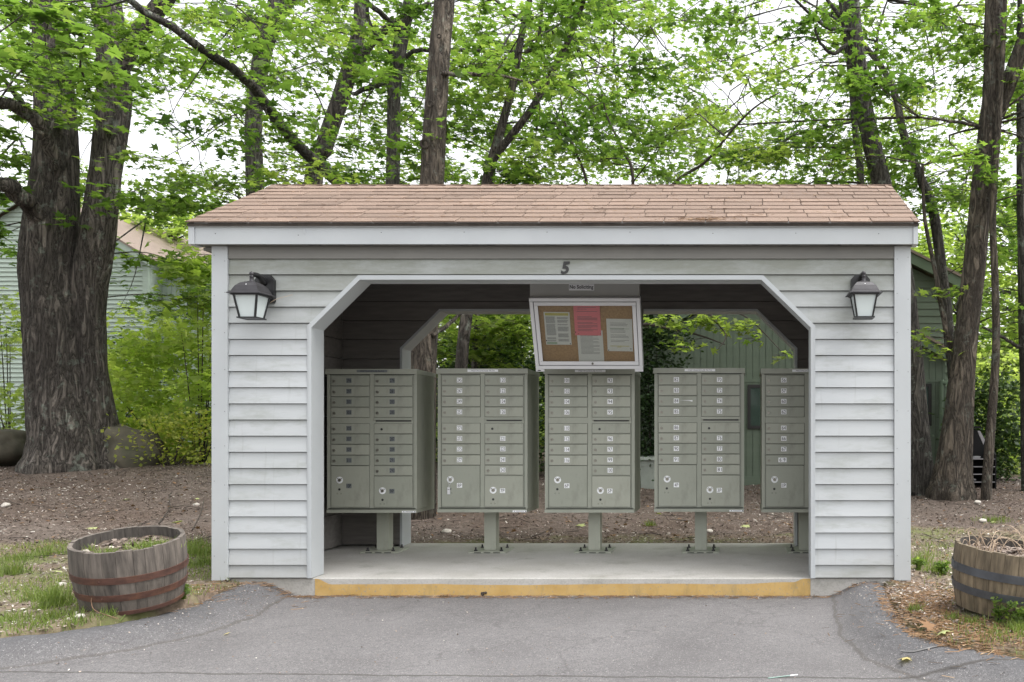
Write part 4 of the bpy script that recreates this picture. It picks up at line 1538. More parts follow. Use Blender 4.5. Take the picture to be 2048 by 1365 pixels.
Tree("dark forked maple leaning right above the left half of the roof", "tree", "bark_maple",
     [[(590, 960, 15, .22), (625, 385, 15, .17), (650, 290, 15, .165), (688, 175, 15, .16), (712, 90, 15, .13), (722, 0, 15, .12), (730, -300, 15, .07)],
      [(688, 190, 15, .09), (740, 90, 14.8, .08), (800, 40, 14.6, .07), (860, 8, 14.4, .05)]], detail=1)
Tree("pale grey maple with swollen fork and one long lichen spotted limb reaching left", "tree", "bark_grey",
     [[(770, 970, 13.5, .15), (785, 380, 13.5, .115), (787, 280, 13.5, .108), (790, 170, 13.5, .105), (806, 60, 13.5, .125), (818, 0, 13.5, .09), (830, -250, 13.5, .06)]],
     limbs=[[(782, 475, 13.45, .115), (735, 425, 13.4, .11), (690, 378, 13.3, .10), (625, 318, 13.1, .092), (565, 250, 12.4, .086), (530, 205, 11.9, .08), (490, 158, 11.4, .072), (420, 110, 10.6, .062), (330, 45, 9.9, .052), (255, 0, 9.5, .045), (120, -120, 9.0, .032)],
            [(798, 62, 13.4, .06), (770, 35, 13.2, .045), (725, 0, 13, .04), (700, -20, 13, .03)],
            [(790, 118, 13.4, .05), (765, 85, 13.2, .04), (738, 45, 13.1, .03), (736, 0, 13, .02)],
            [(805, 118, 13.5, .045), (830, 102, 13.4, .035), (870, 100, 13.3, .035), (945, 102, 13.2, .03), (1030, 103, 13.1, .02)],
            [(785, 160, 13.5, .05), (740, 175, 13.3, .045), (705, 190, 13.2, .03)]], detail=1)
Tree("brown trunk with knot holes standing close behind the shelter", "tree", "bark_brown",
     [[(830, 1060, 10.0, .26), (838, 900, 10.0, .20), (845, 740, 10.0, .165), (850, 640, 10.0, .155), (864, 375, 10.0, .14), (870, 250, 10.0, .135), (880, 100, 10.0, .125), (889, 0, 10.0, .12), (900, -300, 10.0, .09), (905, -700, 10, .05)]],
     limbs=[[(865, 670, 9.9, .03), (890, 655, 10.2, .028), (918, 630, 10.6, .022), (960, 590, 11, .012)],
            [(885, 148, 9.9, .03), (930, 150, 10.1, .028), (1000, 152, 10.4, .02), (1060, 165, 10.7, .01)]], name="brown_maple_tree", detail=2)
Tree("thin maple splitting into two rising stems above the roof centre", "tree", "bark_maple",
     [[(905, 960, 12, .10), (922, 740, 12, .092), (932, 640, 12, .088), (970, 385, 12, .075), (985, 320, 12, .072), (1010, 230, 12, .06), (1028, 160, 12, .055), (1045, 60, 12, .045), (1062, -20, 12, .04), (1090, -300, 12, .02)],
      [(978, 330, 12, .06), (1020, 275, 11.9, .055), (1065, 215, 11.8, .05), (1100, 150, 11.7, .045), (1135, 85, 11.6, .04), (1165, 10, 11.5, .03), (1185, -80, 11.4, .02)]],
     limbs=[[(1060, 50, 11.9, .02), (1020, 25, 11.8, .018), (990, 0, 11.7, .015)], [(1050, 105, 12, .03), (1075, 85, 12, .025), (1085, 0, 12, .02)]], name="forked_maple_tree", detail=1)
Tree("spindly sapling glimpsed in the opening beside a paler trunk", "tree", "bark_grey",
     [[(940, 960, 13, .05), (948, 740, 13, .045), (955, 630, 13, .04), (975, 480, 13, .03), (990, 330, 13, .02), (1000, 250, 13, .01)]], name="sapling")
Tree("black stemmed sapling curving left over the roof centre", "tree", "twig_dark",
     [[(1215, 960, 11.8, .035), (1200, 600, 11.8, .03), (1176, 380, 11.8, .022), (1150, 300, 11.8, .018), (1128, 240, 11.8, .012), (1120, 180, 11.8, .006)]], name="sapling")
Tree("black stemmed sapling with drooping bright sprays inside the opening view", "tree", "twig_dark",
     [[(1215, 985, 11.6, .03), (1235, 700, 11.6, .028), (1266, 380, 11.6, .024), (1245, 300, 11.6, .02), (1215, 235, 11.6, .014), (1200, 170, 11.6, .008)]],
     limbs=[[(1240, 660, 11.5, .022), (1290, 650, 11.4, .02), (1330, 655, 11.2, .016), (1400, 672, 11, .012), (1450, 690, 10.8, .007)],
            [(1395, 600, 11.3, .016), (1428, 640, 11.0, .012), (1452, 672, 10.8, .008), (1435, 700, 10.7, .004)],
            [(1440, 610, 11.4, .014), (1500, 640, 11.0, .009), (1560, 700, 10.8, .005)]], name="sapling")
Tree("thin curved stem sweeping up to the right above the roof", "tree", "twig_dark",
     [[(1200, 960, 12.5, .045), (1240, 500, 12.5, .035), (1345, 370, 12.5, .024), (1410, 325, 12.4, .021), (1465, 260, 12.3, .018), (1510, 215, 12.2, .014), (1560, 185, 12.1, .008)]], name="sapling")
Tree("tall oak with lichen spotted foot, leaning left behind the shelter's right wall", "tree", "bark_grey",
     [[(1846, 985, 11.8, .25), (1838, 930, 11.8, .205), (1830, 800, 11.8, .165), (1821, 680, 11.8, .145), (1804, 540, 11.8, .14), (1765, 375, 11.8, .135), (1742, 280, 11.8, .13), (1725, 200, 11.8, .125), (1712, 100, 11.8, .12), (1702, 0, 11.8, .115), (1690, -250, 11.8, .09), (1680, -600, 11.8, .05)]],
     limbs=[[(1708, 60, 11.7, .03), (1675, 60, 11.6, .028), (1648, 52, 11.5, .026), (1600, 10, 11.3, .02), (1560, -40, 11.1, .012)],
            [(1705, 80, 11.7, .028), (1665, 108, 11.5, .026), (1640, 85, 11.4, .022), (1630, 55, 11.3, .016)],
            [(1715, 132, 11.8, .015), (1680, 132, 11.6, .012), (1645, 132, 11.5, .008)]], name="oak_tree", detail=2)
Tree("slim dark stem standing tight beside the tall leaning oak", "tree", "bark_grey",
     [[(1735, 960, 12.6, .08), (1722, 380, 12.6, .06), (1712, 280, 12.6, .05), (1700, 150, 12.5, .04), (1685, 40, 12.4, .03), (1670, -80, 12.3, .015)]], name="slim_oak_tree")
Tree("crooked thin grey tree bending behind the right roof corner", "tree", "bark_grey",
     [[(1930, 970, 13.2, .10), (1895, 640, 13.2, .09), (1868, 430, 13.2, .085), (1838, 350, 13.2, .075), (1808, 270, 13.2, .065), (1790, 190, 13.2, .055), (1760, 130, 13.2, .05), (1700, 60, 13.2, .04), (1640, -20, 13.2, .025)]],
     limbs=[[(1752, 125, 13.2, .03), (1755, 70, 13.1, .02), (1775, 0, 13, .012)]], name="crooked_tree", detail=1)
Tree("big brown maple forking high at the right, beside the green house", "tree", "bark_brown",
     [[(1905, 985, 11.4, .33), (1908, 940, 11.4, .26), (1916, 840, 11.4, .205), (1929, 700, 11.4, .168), (1948, 540, 11.4, .155), (1962, 400, 11.4, .148), (1978, 260, 11.4, .15), (1986, 160, 11.4, .135), (1988, 50, 11.4, .135), (1990, -60, 11.4, .125), (2000, -500, 11.4, .06)],
      [(1992, 230, 11.4, .11), (2020, 160, 11.3, .11), (2048, 85, 11.2, .105), (2090, -20, 11, .09), (2150, -250, 10.8, .05)],
      [(1912, 720, 11.5, .05), (1896, 670, 11.5, .042), (1880, 600, 11.5, .036), (1870, 540, 11.5, .032), (1850, 440, 11.5, .025), (1845, 330, 11.5, .02)]],
     limbs=[[(1965, 255, 11.4, .025), (1920, 245, 11.2, .02), (1840, 235, 11, .012)], [(1955, 300, 11.4, .02), (1900, 315, 11.2, .015), (1850, 330, 11.1, .008)]],
     name="brown_maple_tree", detail=2)
Tree("thin straight trunk next to the black shelf rack", "tree", "bark_brown",
     [[(1972, 990, 11.2, .078), (1982, 850, 11.2, .066), (1992, 700, 11.2, .056), (1990, 560, 11.2, .052), (1986, 420, 11.2, .048), (2000, 200, 11.2, .045), (2010, 0, 11.2, .03), (2015, -200, 11.2, .015)]], name="slim_maple_tree", detail=1)
Tree("trunk at the photo's right edge with a drooping side limb", "tree", "bark_grey",
     [[(2056, 990, 12, .10), (2052, 780, 12, .09), (2048, 640, 12, .085), (2046, 500, 12, .08), (2042, 330, 12, .07), (2040, 100, 12, .05), (2040, -150, 12, .02)]],
     limbs=[[(2050, 700, 12, .035), (2030, 690, 11.9, .03), (2000, 672, 11.8, .025), (1965, 655, 11.7, .015)]], name="edge_maple_tree", detail=1)

# foliage density over the canopy (rows of 75 px from the top, cells of 128 px)
DENS = ["7658678797654688",
        "6556678898434568",
        "4412678898444667",
        "3313567789988878",
        "5555667898888888",
        "4567......899868",
        "2225...........7",
        "2126...........6",
        "2235...........6"]
r3 = random.Random(77)
MID = [t for t in TREES]


def add_spray(c_, rad, n, tint, force=None, dpx=None):
    best = None
    for t_ in ([force] if force else MID):
        q = t_.nearest(c_)
        k = q[0] * r3.uniform(.8, 1.25)
        if best is None or k < best[0]:
            best = (k, t_, q[1])
    t_, an = best[1], best[2]
    d0 = (an - c_).length
    for o_ in t_.sprays:
        dd = (o_[0] - c_).length
        if dd < d0 * .75 and dd > .25 and (o_[0] - an).length < d0:
            d0, an = dd, o_[0]
    t_.sprays.append((c_, rad, n, tint, an.copy()))


for row, line in enumerate(DENS):
    for col, ch in enumerate(line):
        if ch == '.': continue
        dens = int(ch)
        if row >= 5 and col > 0 and col < 14 and ch == '.': continue
        lam = dens / 10.0
        n_spray = lam * 5.6
        k = int(n_spray) + (1 if r3.random() < n_spray % 1 else 0)
        for _ in range(k):
            px, py = (col + r3.random()) * 128, (row + r3.random()) * 75
            D = r3.choice([r3.uniform(10.2, 12.5), r3.uniform(12.5, 16), r3.uniform(14, 19), r3.uniform(15, 21)])
            if row >= 5:
                D = r3.uniform(12.5, 18) if col < 8 else r3.uniform(12.2, 17)
            if py > 330 and D < 10.5: D += 2
            c_ = P(px, py, D)
            rad = r3.uniform(.42, 1.0)
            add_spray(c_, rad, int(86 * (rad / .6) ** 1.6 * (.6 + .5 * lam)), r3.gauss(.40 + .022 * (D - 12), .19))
# a finer, farther layer between and behind
for row, line in enumerate(DENS[:5]):
    for col, ch in enumerate(line):
        k = max(.1, .17 * int(ch) - .35) * 2.4
        for _ in range(int(k) + (r3.random() < k % 1)):
            D = r3.uniform(16, 23)
            rad = r3.uniform(.6, 1.2)
            add_spray(P((col + r3.random()) * 128, (row + r3.random()) * 75, D), rad, int(95 * rad ** 1.4), r3.gauss(.62, .15))
# crowns continue above the picture
for _ in range(90):
    px, py = r3.uniform(-500, 2500), -r3.random() ** 1.3 * 700
    D = r3.uniform(9.5, 18)
    add_spray(P(px, py, D), r3.uniform(.6, 1.1), 90, r3.gauss(.4, .12))
for _ in range(30):
    add_spray(P(r3.uniform(-500, -20), r3.uniform(0, 600), r3.uniform(10, 16)), r3.uniform(.5, .9), 80, r3.gauss(.4, .12))
    add_spray(P(r3.uniform(2070, 2500), r3.uniform(0, 700), r3.uniform(10, 16)), r3.uniform(.5, .9), 80, r3.gauss(.4, .12))
# big near sprays that hang in front of the twin trunk and over the centre
for px, py, D, n in ((60, 20, 8.6, 90), (130, 40, 8.8, 80), (190, 75, 8.6, 90), (110, 95, 8.9, 60), (230, 130, 9.2, 60), (40, 120, 9, 60), (60, 160, 9.2, 40),
                     (470, 10, 9.6, 50), (560, 150, 9.6, 50), (545, 80, 9.6, 60), (1090, 20, 9.4, 80), (1080, 130, 9.6, 90), (1000, 150, 9.7, 80), (1190, 150, 9.8, 50), (1180, 60, 9.5, 60), (985, 110, 9.8, 50)):
    add_spray(P(px, py, D), .42, int(n * .40), r3.gauss(.36, .10), TREES[0] if px < 620 else None)
# sprays seen through the opening
S2 = [t for t in TREES if "drooping bright" in t.label][0]
for px, py, n in ((1320, 640, 30), (1360, 648, 34), (1400, 640, 34), (1440, 650, 30), (1475, 655, 40), (1500, 648, 26), (1505, 672, 16), (1345, 688, 26), (1375, 690, 14), (1572, 712, 16), (1420, 632, 24)):
    add_spray(P(px, py, r3.uniform(10.7, 11.0)), .15, n, r3.gauss(.85, .08), S2)
for _ in range(48):
    add_spray(P(r3.uniform(872, 1070), r3.uniform(610, 735), r3.uniform(12.4, 16)), r3.uniform(.25, .5), 70, r3.gauss(.75, .12))
for px, py in ((1850, 662), (1830, 672), (1885, 690), (1862, 580), (1895, 585), (1835, 705), (1880, 705)):
    add_spray(P(px, py, 11.2), .14, 14, r3.gauss(.85, .08), TREES[-3])


def emit_tree(t_, seed):
    rr = random.Random(seed)
    q = np.random.default_rng(seed)
    base = t_.axis[0][0][0]
    root = thing(t_.name, (base.x, base.y, min(base.z, gz(base.x, base.y))), t_.label, t_.cat)
    mb = MB()
    for pts, rad in t_.axis:
        L = sum((b_ - a).length for a, b_ in zip(pts[:-1], pts[1:]))
        if t_.detail == 2:
            n, seg = max(30, int(L / .045)), 84 if rad[0] > .4 else 44
        elif t_.detail == 1:
            n, seg = max(24, int(L / .15)), 14
        else:
            n, seg = 30, 8
        sp = smooth_path(pts, n)
        rd = lerp_list(rad, n)
        off = rr.uniform(0, 50)
        base_z = pts[0].z
        def disp(th, i, p, r, off=off, base_z=base_z, big=rad[0] > .4):
            k = 9 if big else 6
            v = 1 + .06 * noise.noise(Vector((math.cos(th) * 1.2, math.sin(th) * 1.2, p.z * .9 + off)))
            if t_.detail == 2:
                a = noise.noise(Vector((math.cos(th) * k * .8, math.sin(th) * k * .8, p.z * (1.3 if big else 2.2) + off)))
                v += (.06 if big else .07) * (.6 - 2 * abs(a))
                v += .02 * noise.noise(Vector((math.cos(th) * 14, math.sin(th) * 14, p.z * 6 + off)))
            fl = max(0, 1 - (p.z - base_z) / .7)
            v += .16 * fl * fl * noise.noise(Vector((math.cos(th) * 2.2, math.sin(th) * 2.2, off)))
            return v
        sp[0] = sp[0] - Vector((0, 0, .35)) if pts is t_.axis[0][0] or t_.name == "twin_maple_tree" and pts is t_.axis[1][0] else sp[0]
        mb.tube(sp, rd, seg, 0, .5, disp)
    if "knot holes" in t_.label:
        for px, py, rr_ in ((852, 290, .045), (862, 210, .03), (880, 75, .02)):
            c_ = P(px, py, 9.85)
            ring = [c_ + Vector((math.cos(a) * rr_, -.03, math.sin(a) * rr_ * 1.05)) for a in np.linspace(0, 6.283, 17)]
            mb.tube(ring, [rr_ * .38] * 17, 8)
    mb.build("trunk", [t_.bark], root, smooth=True, fix=False)
    mb = MB()
    for lp in t_.limbs:
        n = 14
        sp = smooth_path([P(*k[:3]) for k in lp], n)
        rd = lerp_list([k[3] / math.sqrt(1 + ((k[0] - CX) / F_PX) ** 2) for k in lp], n)
        for i in range(1, n):
            sp[i] += Vector((rr.uniform(-1, 1), rr.uniform(-1, 1), rr.uniform(-1, 1))) * rd[i] * .35
        mb.tube(sp, rd, 9 if rd[0] > .05 else 6)
        mb.build("limb", [t_.bark], root, smooth=True, fix=False)
        mb = MB()
    PS, SZ, TI = [], [], []
    for c_, rad, n, tint, anchor in t_.sprays:
        dd = c_ - anchor
        L = dd.length
        a = anchor.copy()
        mid1 = a + dd * .4 + Vector((rr.uniform(-.15, .15) * L, rr.uniform(-.15, .15) * L, .06 * L))
        mid2 = a + dd * .75 + Vector((rr.uniform(-.08, .08) * L, rr.uniform(-.08, .08) * L, .05 * L))
        r0 = min(.018, .005 + .005 * L)
        mb.tube(smooth_path([a, mid1, mid2, c_], 7), lerp_list([r0, r0 * .7, r0 * .45, .004], 7), 5)
        hd = Vector((dd.x, dd.y, 0)).normalized() if L > .01 else Vector((1, 0, 0))
        nt_ = max(3, int(n / 14))
        per = max(1, n // nt_)
        for k in range(nt_):
            ang = rr.gauss(0, 1.1)
            L2 = rad * rr.uniform(.45, 1.1)
            dv_ = Vector((hd.x * math.cos(ang) - hd.y * math.sin(ang), hd.x * math.sin(ang) + hd.y * math.cos(ang), rr.uniform(-.22, .2)))
            s0 = c_ - hd * rad * rr.uniform(0, .8) + Vector((0, 0, rr.uniform(-.05, .05)))
            e0 = s0 + dv_ * L2 - Vector((0, 0, .12 * L2))
            m0 = (s0 + e0) / 2 + Vector((0, 0, .06 * L2))
            mb.tube([s0, m0, e0], [.005, .0035, .002], 3)
            f_ = np.sort(q.uniform(.12, 1.08, per))
            base_ = np.array(s0)[None] * (1 - f_[:, None]) + np.array(e0)[None] * f_[:, None]
            base_ += q.normal(0, .075 + .05 * rad, (per, 3)) * np.array([1, 1, .5])
            PS.append(base_)
            SZ.append(q.uniform(.7, 1.25, per) * t_.ls)
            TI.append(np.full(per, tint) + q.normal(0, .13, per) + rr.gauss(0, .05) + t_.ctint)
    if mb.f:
        mb.build("crown_branches", [t_.bark], root, smooth=True, fix=False)  # bare wood of the crown: branches and twigs without leaves
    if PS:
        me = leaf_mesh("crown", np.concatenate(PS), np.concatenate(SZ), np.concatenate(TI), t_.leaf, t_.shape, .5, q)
        link("crown", me, root, False)
    return root


for i, t_ in enumerate(TREES):
    emit_tree(t_, 100 + i)
# ------------------------------------------------------------------ background trees
def far_tree(px, D, ztop, spread, label, seed, zlow=1.0, dens=1.0, trunk_r=.16, leaf="leaf_far", ls=.17, lean=0, tint0=.5):
    rr = random.Random(seed); q = np.random.default_rng(seed)
    x, y = (px - CX) * D / F_PX, D + CAM_Y
    g0 = gz(x, y)
    root = thing("woodland_tree", (x, y, g0), label, "tree", "trees in the wood behind")
    mb = MB()
    top = Vector((x + lean, y, g0 + ztop * .9))
    sp = smooth_path([Vector((x, y, g0 - .3)), Vector((x + lean * .3 + rr.uniform(-.2, .2), y, g0 + ztop * .35)), Vector((x + lean * .6 + rr.uniform(-.4, .4), y, g0 + ztop * .65)), top], 14)
    mb.tube(sp, lerp_list([trunk_r * 1.3, trunk_r, trunk_r * .7, .03], 14), 8)
    mb.build("trunk", ["bark_far"], root, smooth=True, fix=False)
    mb = MB(); PS, SZ, TI = [], [], []
    ns = int(46 * dens)
    for k in range(ns):
        u = rr.random() ** .8
        h = zlow + (ztop - zlow) * u
        a = rr.uniform(0, 6.283)
        prof = spread * (0.45 + .75 * math.sin(math.pi * min(1, .12 + .85 * u))) * rr.uniform(.25, 1)
        c_ = Vector((x + lean * u + math.cos(a) * prof, y + math.sin(a) * prof * .8, g0 + h))
        an = sp[min(14, max(1, int((h - .5) / ztop / .9 * 14)))]
        mb.tube(smooth_path([an, an.lerp(c_, .5) + Vector((0, 0, .15)), c_], 4), [.035, .025, .015, .01, .005], 4)
        n = int(rr.uniform(60, 110))
        rad = rr.uniform(.5, 1.15)
        p = q.normal(0, 1, (n, 3)) * np.array([rad * .55, rad * .55, rad * .22]) + np.array(c_)
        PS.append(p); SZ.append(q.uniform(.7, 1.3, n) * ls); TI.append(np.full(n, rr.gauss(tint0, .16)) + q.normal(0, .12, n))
    mb.build("crown_branches", ["bark_far"], root, smooth=True, fix=False)  # bare branches from the trunk to the leaf clusters
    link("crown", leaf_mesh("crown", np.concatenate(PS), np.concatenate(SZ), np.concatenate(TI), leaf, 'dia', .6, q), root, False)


FAR = [
    (-150, 27, 7.5, 3.2, .15), (20, 33, 8.5, 3.6, .2), (180, 26, 6.8, 2.8, .15), (330, 24, 6.4, 2.6, .14), (430, 30, 7.4, 3.2, .2), (560, 26, 6.4, 2.8, .17),
    (700, 29, 7.2, 3.0, .17), (850, 25, 6.6, 2.9, .18), (990, 30, 8.2, 3.4, .16), (1130, 25, 6.8, 3.0, .15), (1260, 31, 7.6, 3.2, .2), (1380, 27, 6.2, 2.8, .15),
    (1500, 30, 7.0, 3.2, .16), (1640, 26, 6.6, 3.0, .15), (1790, 29, 7.4, 3.2, .2), (1925, 24, 6.8, 2.7, .14), (2020, 28, 8.0, 3.2, .16), (2110, 23, 7.2, 2.8, .14), (1950, 34, 7, 3.4, .16), (2230, 27, 8, 3.2, .18)]
PLACE = ["behind the pale house's far corner", "behind the pale house", "showing between the twin trunk and pale house roof", "just left of the shelter roof, behind the bushes", "above the shelter's left roof corner",
         "behind the straight grey oak trunk", "behind the dark forked maple", "behind the trunk with knot holes", "behind the thin split maple", "above the roof centre behind the saplings", "behind the sapling that curves left",
         "behind the thin curved stem", "in the open sky gap right of centre", "behind the tall leaning oak", "behind the crooked grey tree", "between the crooked tree and big brown maple", "right of the big brown maple", "behind the trunk at right edge",
         "deep behind the dark yew at right", "beyond the right edge of the view"]
for i, ((px, D, zt, sp_, tr), pl) in enumerate(zip(FAR, PLACE)):
    far_tree(px, D, zt, sp_, "distant bright green tree " + pl, 300 + i, zlow=.8, dens=1.25, trunk_r=tr, tint0=.62 if 150 < px < 500 else .5)


# ------------------------------------------------------------------ shrubs
def shrub(name, c_, rx, rz, n, leaf, ls, label, cat, seed, shape='dia', tint0=.5, stems=9, conical=False, tilt=.7, depth=None):
    rr = random.Random(seed); q = np.random.default_rng(seed)
    c_ = Vector(c_)
    g0 = gz(c_.x, c_.y)
    root = thing(name, (c_.x, c_.y, g0), label, cat)
    ry = depth or rx * .8
    mb = MB()
    ncl = max(14, n // 70)
    PS, SZ, TI = [], [], []
    top = c_.z + rz
    H = top - g0
    for k in range(ncl):
        u = rr.random()
        a = rr.uniform(0, 6.283)
        w_ = (1 - u * .92) if conical else math.sqrt(max(.06, 1 - (2 * u - .75) ** 2 / 1.6))
        rr_ = w_ * math.sqrt(rr.uniform(.15, 1))
        p = Vector((c_.x + rx * rr_ * math.cos(a), c_.y + ry * rr_ * math.sin(a), g0 + H * (.04 + .95 * u)))
        b0 = Vector((c_.x + (p.x - c_.x) * .15, c_.y + (p.y - c_.y) * .15, g0 - .05 if not conical else g0 + H * u * .8))
        if k < stems:
            mb.tube(smooth_path([b0, b0.lerp(p, .55) + Vector((0, 0, .06)), p], 5), lerp_list([.011, .008, .003], 5), 4)
        m_ = n // ncl
        s_ = .16 + .13 * rx
        PS.append(q.normal(0, 1, (m_, 3)) * np.array([s_, s_, s_ * .55]) + np.array(p))
        SZ.append(q.uniform(.65, 1.3, m_) * ls)
        TI.append(np.full(m_, rr.gauss(tint0, .15)) + q.normal(0, .12, m_))
    pos = np.concatenate(PS)
    keep = pos[:, 2] > g0 + .01
    mb.build("stems", ["twig_dark"], root, smooth=True, fix=False)
    link("foliage", leaf_mesh("foliage", pos[keep], np.concatenate(SZ)[keep], np.concatenate(TI)[keep], leaf, shape, tilt, q), root, False)


shrub("maple_shrub", P(350, 740, 14.6), 1.05, .75, 3000, "leaf_shrub", .12, "tall bright maple shrub pressed against the shelter's left corner", "shrub", 1, 'star', .72)
shrub("maple_shrub", P(250, 780, 16), 1.0, .55, 2600, "leaf_shrub", .11, "low leafy shrub just right of the twin trunk", "shrub", 2, 'star', .75)
shrub("yew_bush", P(285, 725, 17.5), 1.0, .45, 3600, "needle_dark", .09, "clipped dark yew in front of the pale house", "shrub", 3, 'dia', .75)
shrub("maple_shrub", P(400, 640, 13.6), .55, .95, 1700, "leaf_shrub", .12, "upright big leaved shrub beside the shelter's left post", "shrub", 4, 'star', .5)
shrub("yellow_shrub", P(340, 872, 12.9), .58, .24, 1500, "leaf_yellow", .055, "low yellow green shrub beside the boulder", "shrub", 5, 'dia', .4, tilt=.9)
shrub("maple_shrub", P(20, 690, 15.5), .7, .9, 700, "leaf_far", .11, "loose pale shrub left of the twin trunk", "shrub", 6, 'star', .7)
shrub("maple_shrub", P(40, 800, 14.5), .5, .3, 500, "leaf_far", .10, "small shrub above the left boulder", "shrub", 7, 'star', .6)
shrub("yew_hedge", P(985, 770, 14.2), 1.15, .62, 9000, "needle_dark", .07, "dark yew hedge behind the second and third mailboxes", "hedge", 8, 'dia', .58, depth=.5)
shrub("maple_shrub", P(960, 690, 16.5), 1.3, .9, 4200, "leaf_far", .11, "bright leafy shrub above the dark hedge in the opening", "shrub", 9, 'star', .85)
shrub("dark_conifer", P(1305, 770, 13.2), .36, 1.25, 7500, "needle_dark", .06, "narrow dark evergreen at the green house's corner", "conifer", 10, 'dia', .38, depth=.35)
shrub("yew_bush", P(1985, 850, 13.4), .50, .62, 4200, "needle_dark", .075, "layered dark yew behind the black shelf rack", "shrub", 11, 'dia', .7)
shrub("undergrowth_shrub", P(2045, 900, 15.5), 1.1, .5, 2600, "leaf_far", .09, "bright low undergrowth at the right edge", "shrub", 12, 'star', .75)
shrub("undergrowth_shrub", P(1990, 780, 19), 1.6, .9, 3200, "leaf_far", .11, "pale green thicket glimpsed past the thin trunk", "shrub", 13, 'star', .85)

# far undergrowth closing the view at ground level
q = np.random.default_rng(5)
n = 30000
px_ = q.uniform(-900, 2900, n); D_ = q.uniform(27, 40, n)
pos = np.stack([(px_ - CX) * D_ / F_PX, D_ + CAM_Y, .4 + np.abs(q.normal(0, 1.5, n))], 1)
me = leaf_mesh("undergrowth", pos, q.uniform(.2, .45, n), q.normal(.55, .2, n), "leaf_far", 'dia', .8, q)
tag(link("undergrowth", me), "pale green undergrowth far back in the wood", "undergrowth", kind="stuff")

# ------------------------------------------------------------------ houses
def clap_rows(mb, x0f, x1f, y, z0, z1, step, m=0, flip=False):
    z = z0
    while z < z1 - .01:
        zt = min(z + step, z1)
        a0, b0, a1, b1_ = x0f(z), x1f(z), x0f(zt), x1f(zt)
        if b0 > a0 and b1_ > a1 - .01:
            mb.hexa([(a0, y - .032, z), (b0, y - .032, z), (b0, y + .05, z), (a0, y + .05, z), (a1, y - .003, zt), (b1_, y - .003, zt), (b1_, y + .05, zt), (a1, y + .05, zt)], m)
        z += step


def boards_v(mb, topf, x0, x1, y, z0, step, m=0):
    x = x0
    while x < x1 - .005:
        xe = min(x + step - .008, x1)
        mb.hexa([(x, y - .018, z0), (xe, y - .018, z0), (xe, y + .05, z0), (x, y + .05, z0), (x, y - .018, topf(x)), (xe, y - .018, topf(xe)), (xe, y + .05, topf(xe)), (x, y + .05, topf(x))], m)
        x += step
    pts = [(x0, z0), (x1, z0)] + [(xx, topf(xx) - .002) for xx in np.linspace(x1, x0, 15)]
    mb.prism_xz(pts, y, y + .04, m)


def window(par, x0, x1, z0, z1, y, fm="window_dark"):
    mb = MB(); f = .05
    mb.box(x0, x1, y - .05, y - .02, z1 - f, z1); mb.box(x0, x1, y - .05, y - .02, z0, z0 + f)
    mb.box(x0, x0 + f, y - .05, y - .02, z0 + f, z1 - f); mb.box(x1 - f, x1, y - .05, y - .02, z0 + f, z1 - f)
    w_ = mb.build("window", [fm], par)
    mb = MB(); mb.box(x0 + f, x1 - f, y - .034, y - .022, z0 + f, z1 - f)
    mb.build("pane", ["window_glass"], w_, local=True)
    return w_


# dark green house behind, seen through the opening and at the right
gh = thing("green_house", (.7, 8, .2), "dark green house with vertical boards and clapboard gable behind the shelter", "house")
YA, DA = 7.5, 14.0
ax, az = XD(1555, DA), CAM_Z + (CY - 540) * DA / F_PX
def ztopA(x): return az - .55 * abs(x - ax)
mb = MB()
xa0, xa1 = -1.95, XD(1890, DA)
boards_v(mb, ztopA, xa0, xa1, YA, .05, .105)
mb.box(xa0, xa1, YA - .03, YA - .0185, 1.86, 1.90)
mb.box(xa0 - .0, xa1, YA - .035, YA - .0185, .05, .34)
mb.box(xa0, xa0 + .05, YA + .06, YA + 6, .0, ztopA(xa0) - .05); mb.box(xa1 - .05, xa1, YA + .06, YA + 6, .0, ztopA(xa1) - .05)
mb.build("wall", ["house_green"], gh)
mb = MB()
for sgn, xe in ((-1, xa0 - .15), (1, xa1 + .16)):
    mb.hexa([(ax, YA - .2, az + .02), (xe, YA - .2, ztopA(xe) + .02), (xe, YA - .16, ztopA(xe) + .02), (ax, YA - .16, az + .02),
             (ax, YA - .2, az + .17), (xe, YA - .2, ztopA(xe) + .17), (xe, YA - .16, ztopA(xe) + .17), (ax, YA - .16, az + .17)])
mb.build("rake_board", ["house_green_trim"], gh)
mb = MB()
for xe in (xa0 - .2, xa1 + .2):
    mb.hexa([(ax, YA - .24, az + .172), (xe, YA - .24, ztopA(xe) + .172), (xe, YA + 6, ztopA(xe) + .172), (ax, YA + 6, az + .172),
             (ax, YA - .24, az + .22), (xe, YA - .24, ztopA(xe) + .22), (xe, YA + 6, ztopA(xe) + .22), (ax, YA + 6, az + .22)])
mb.build("roof", ["house_roof"], gh)
YB, DB = 8.9, 15.4
bx, bz = XD(1560, DB), CAM_Z + (CY - 405) * DB / F_PX
def ztopB(x): return bz - .5 * abs(x - bx)
xb0, xb1 = -3.2, XD(1902, DB)
mb = MB()
def l_(z): return max(xb0, bx - (bz - z) / .5)
def r_(z): return min(xb1, bx + (bz - z) / .5)
clap_rows(mb, l_, r_, YB, 1.6, bz - .03, .125)
mb.box(xb1 - .06, xb1 + .02, YB - .03, YB - .017, 1.6, ztopB(xb1))
mb.box(xb1 - .05, xb1, YB + .06, YB + 7, .1, ztopB(xb1) - .05)
mb.build("gable_wall", ["house_green"], gh)
mb = MB()
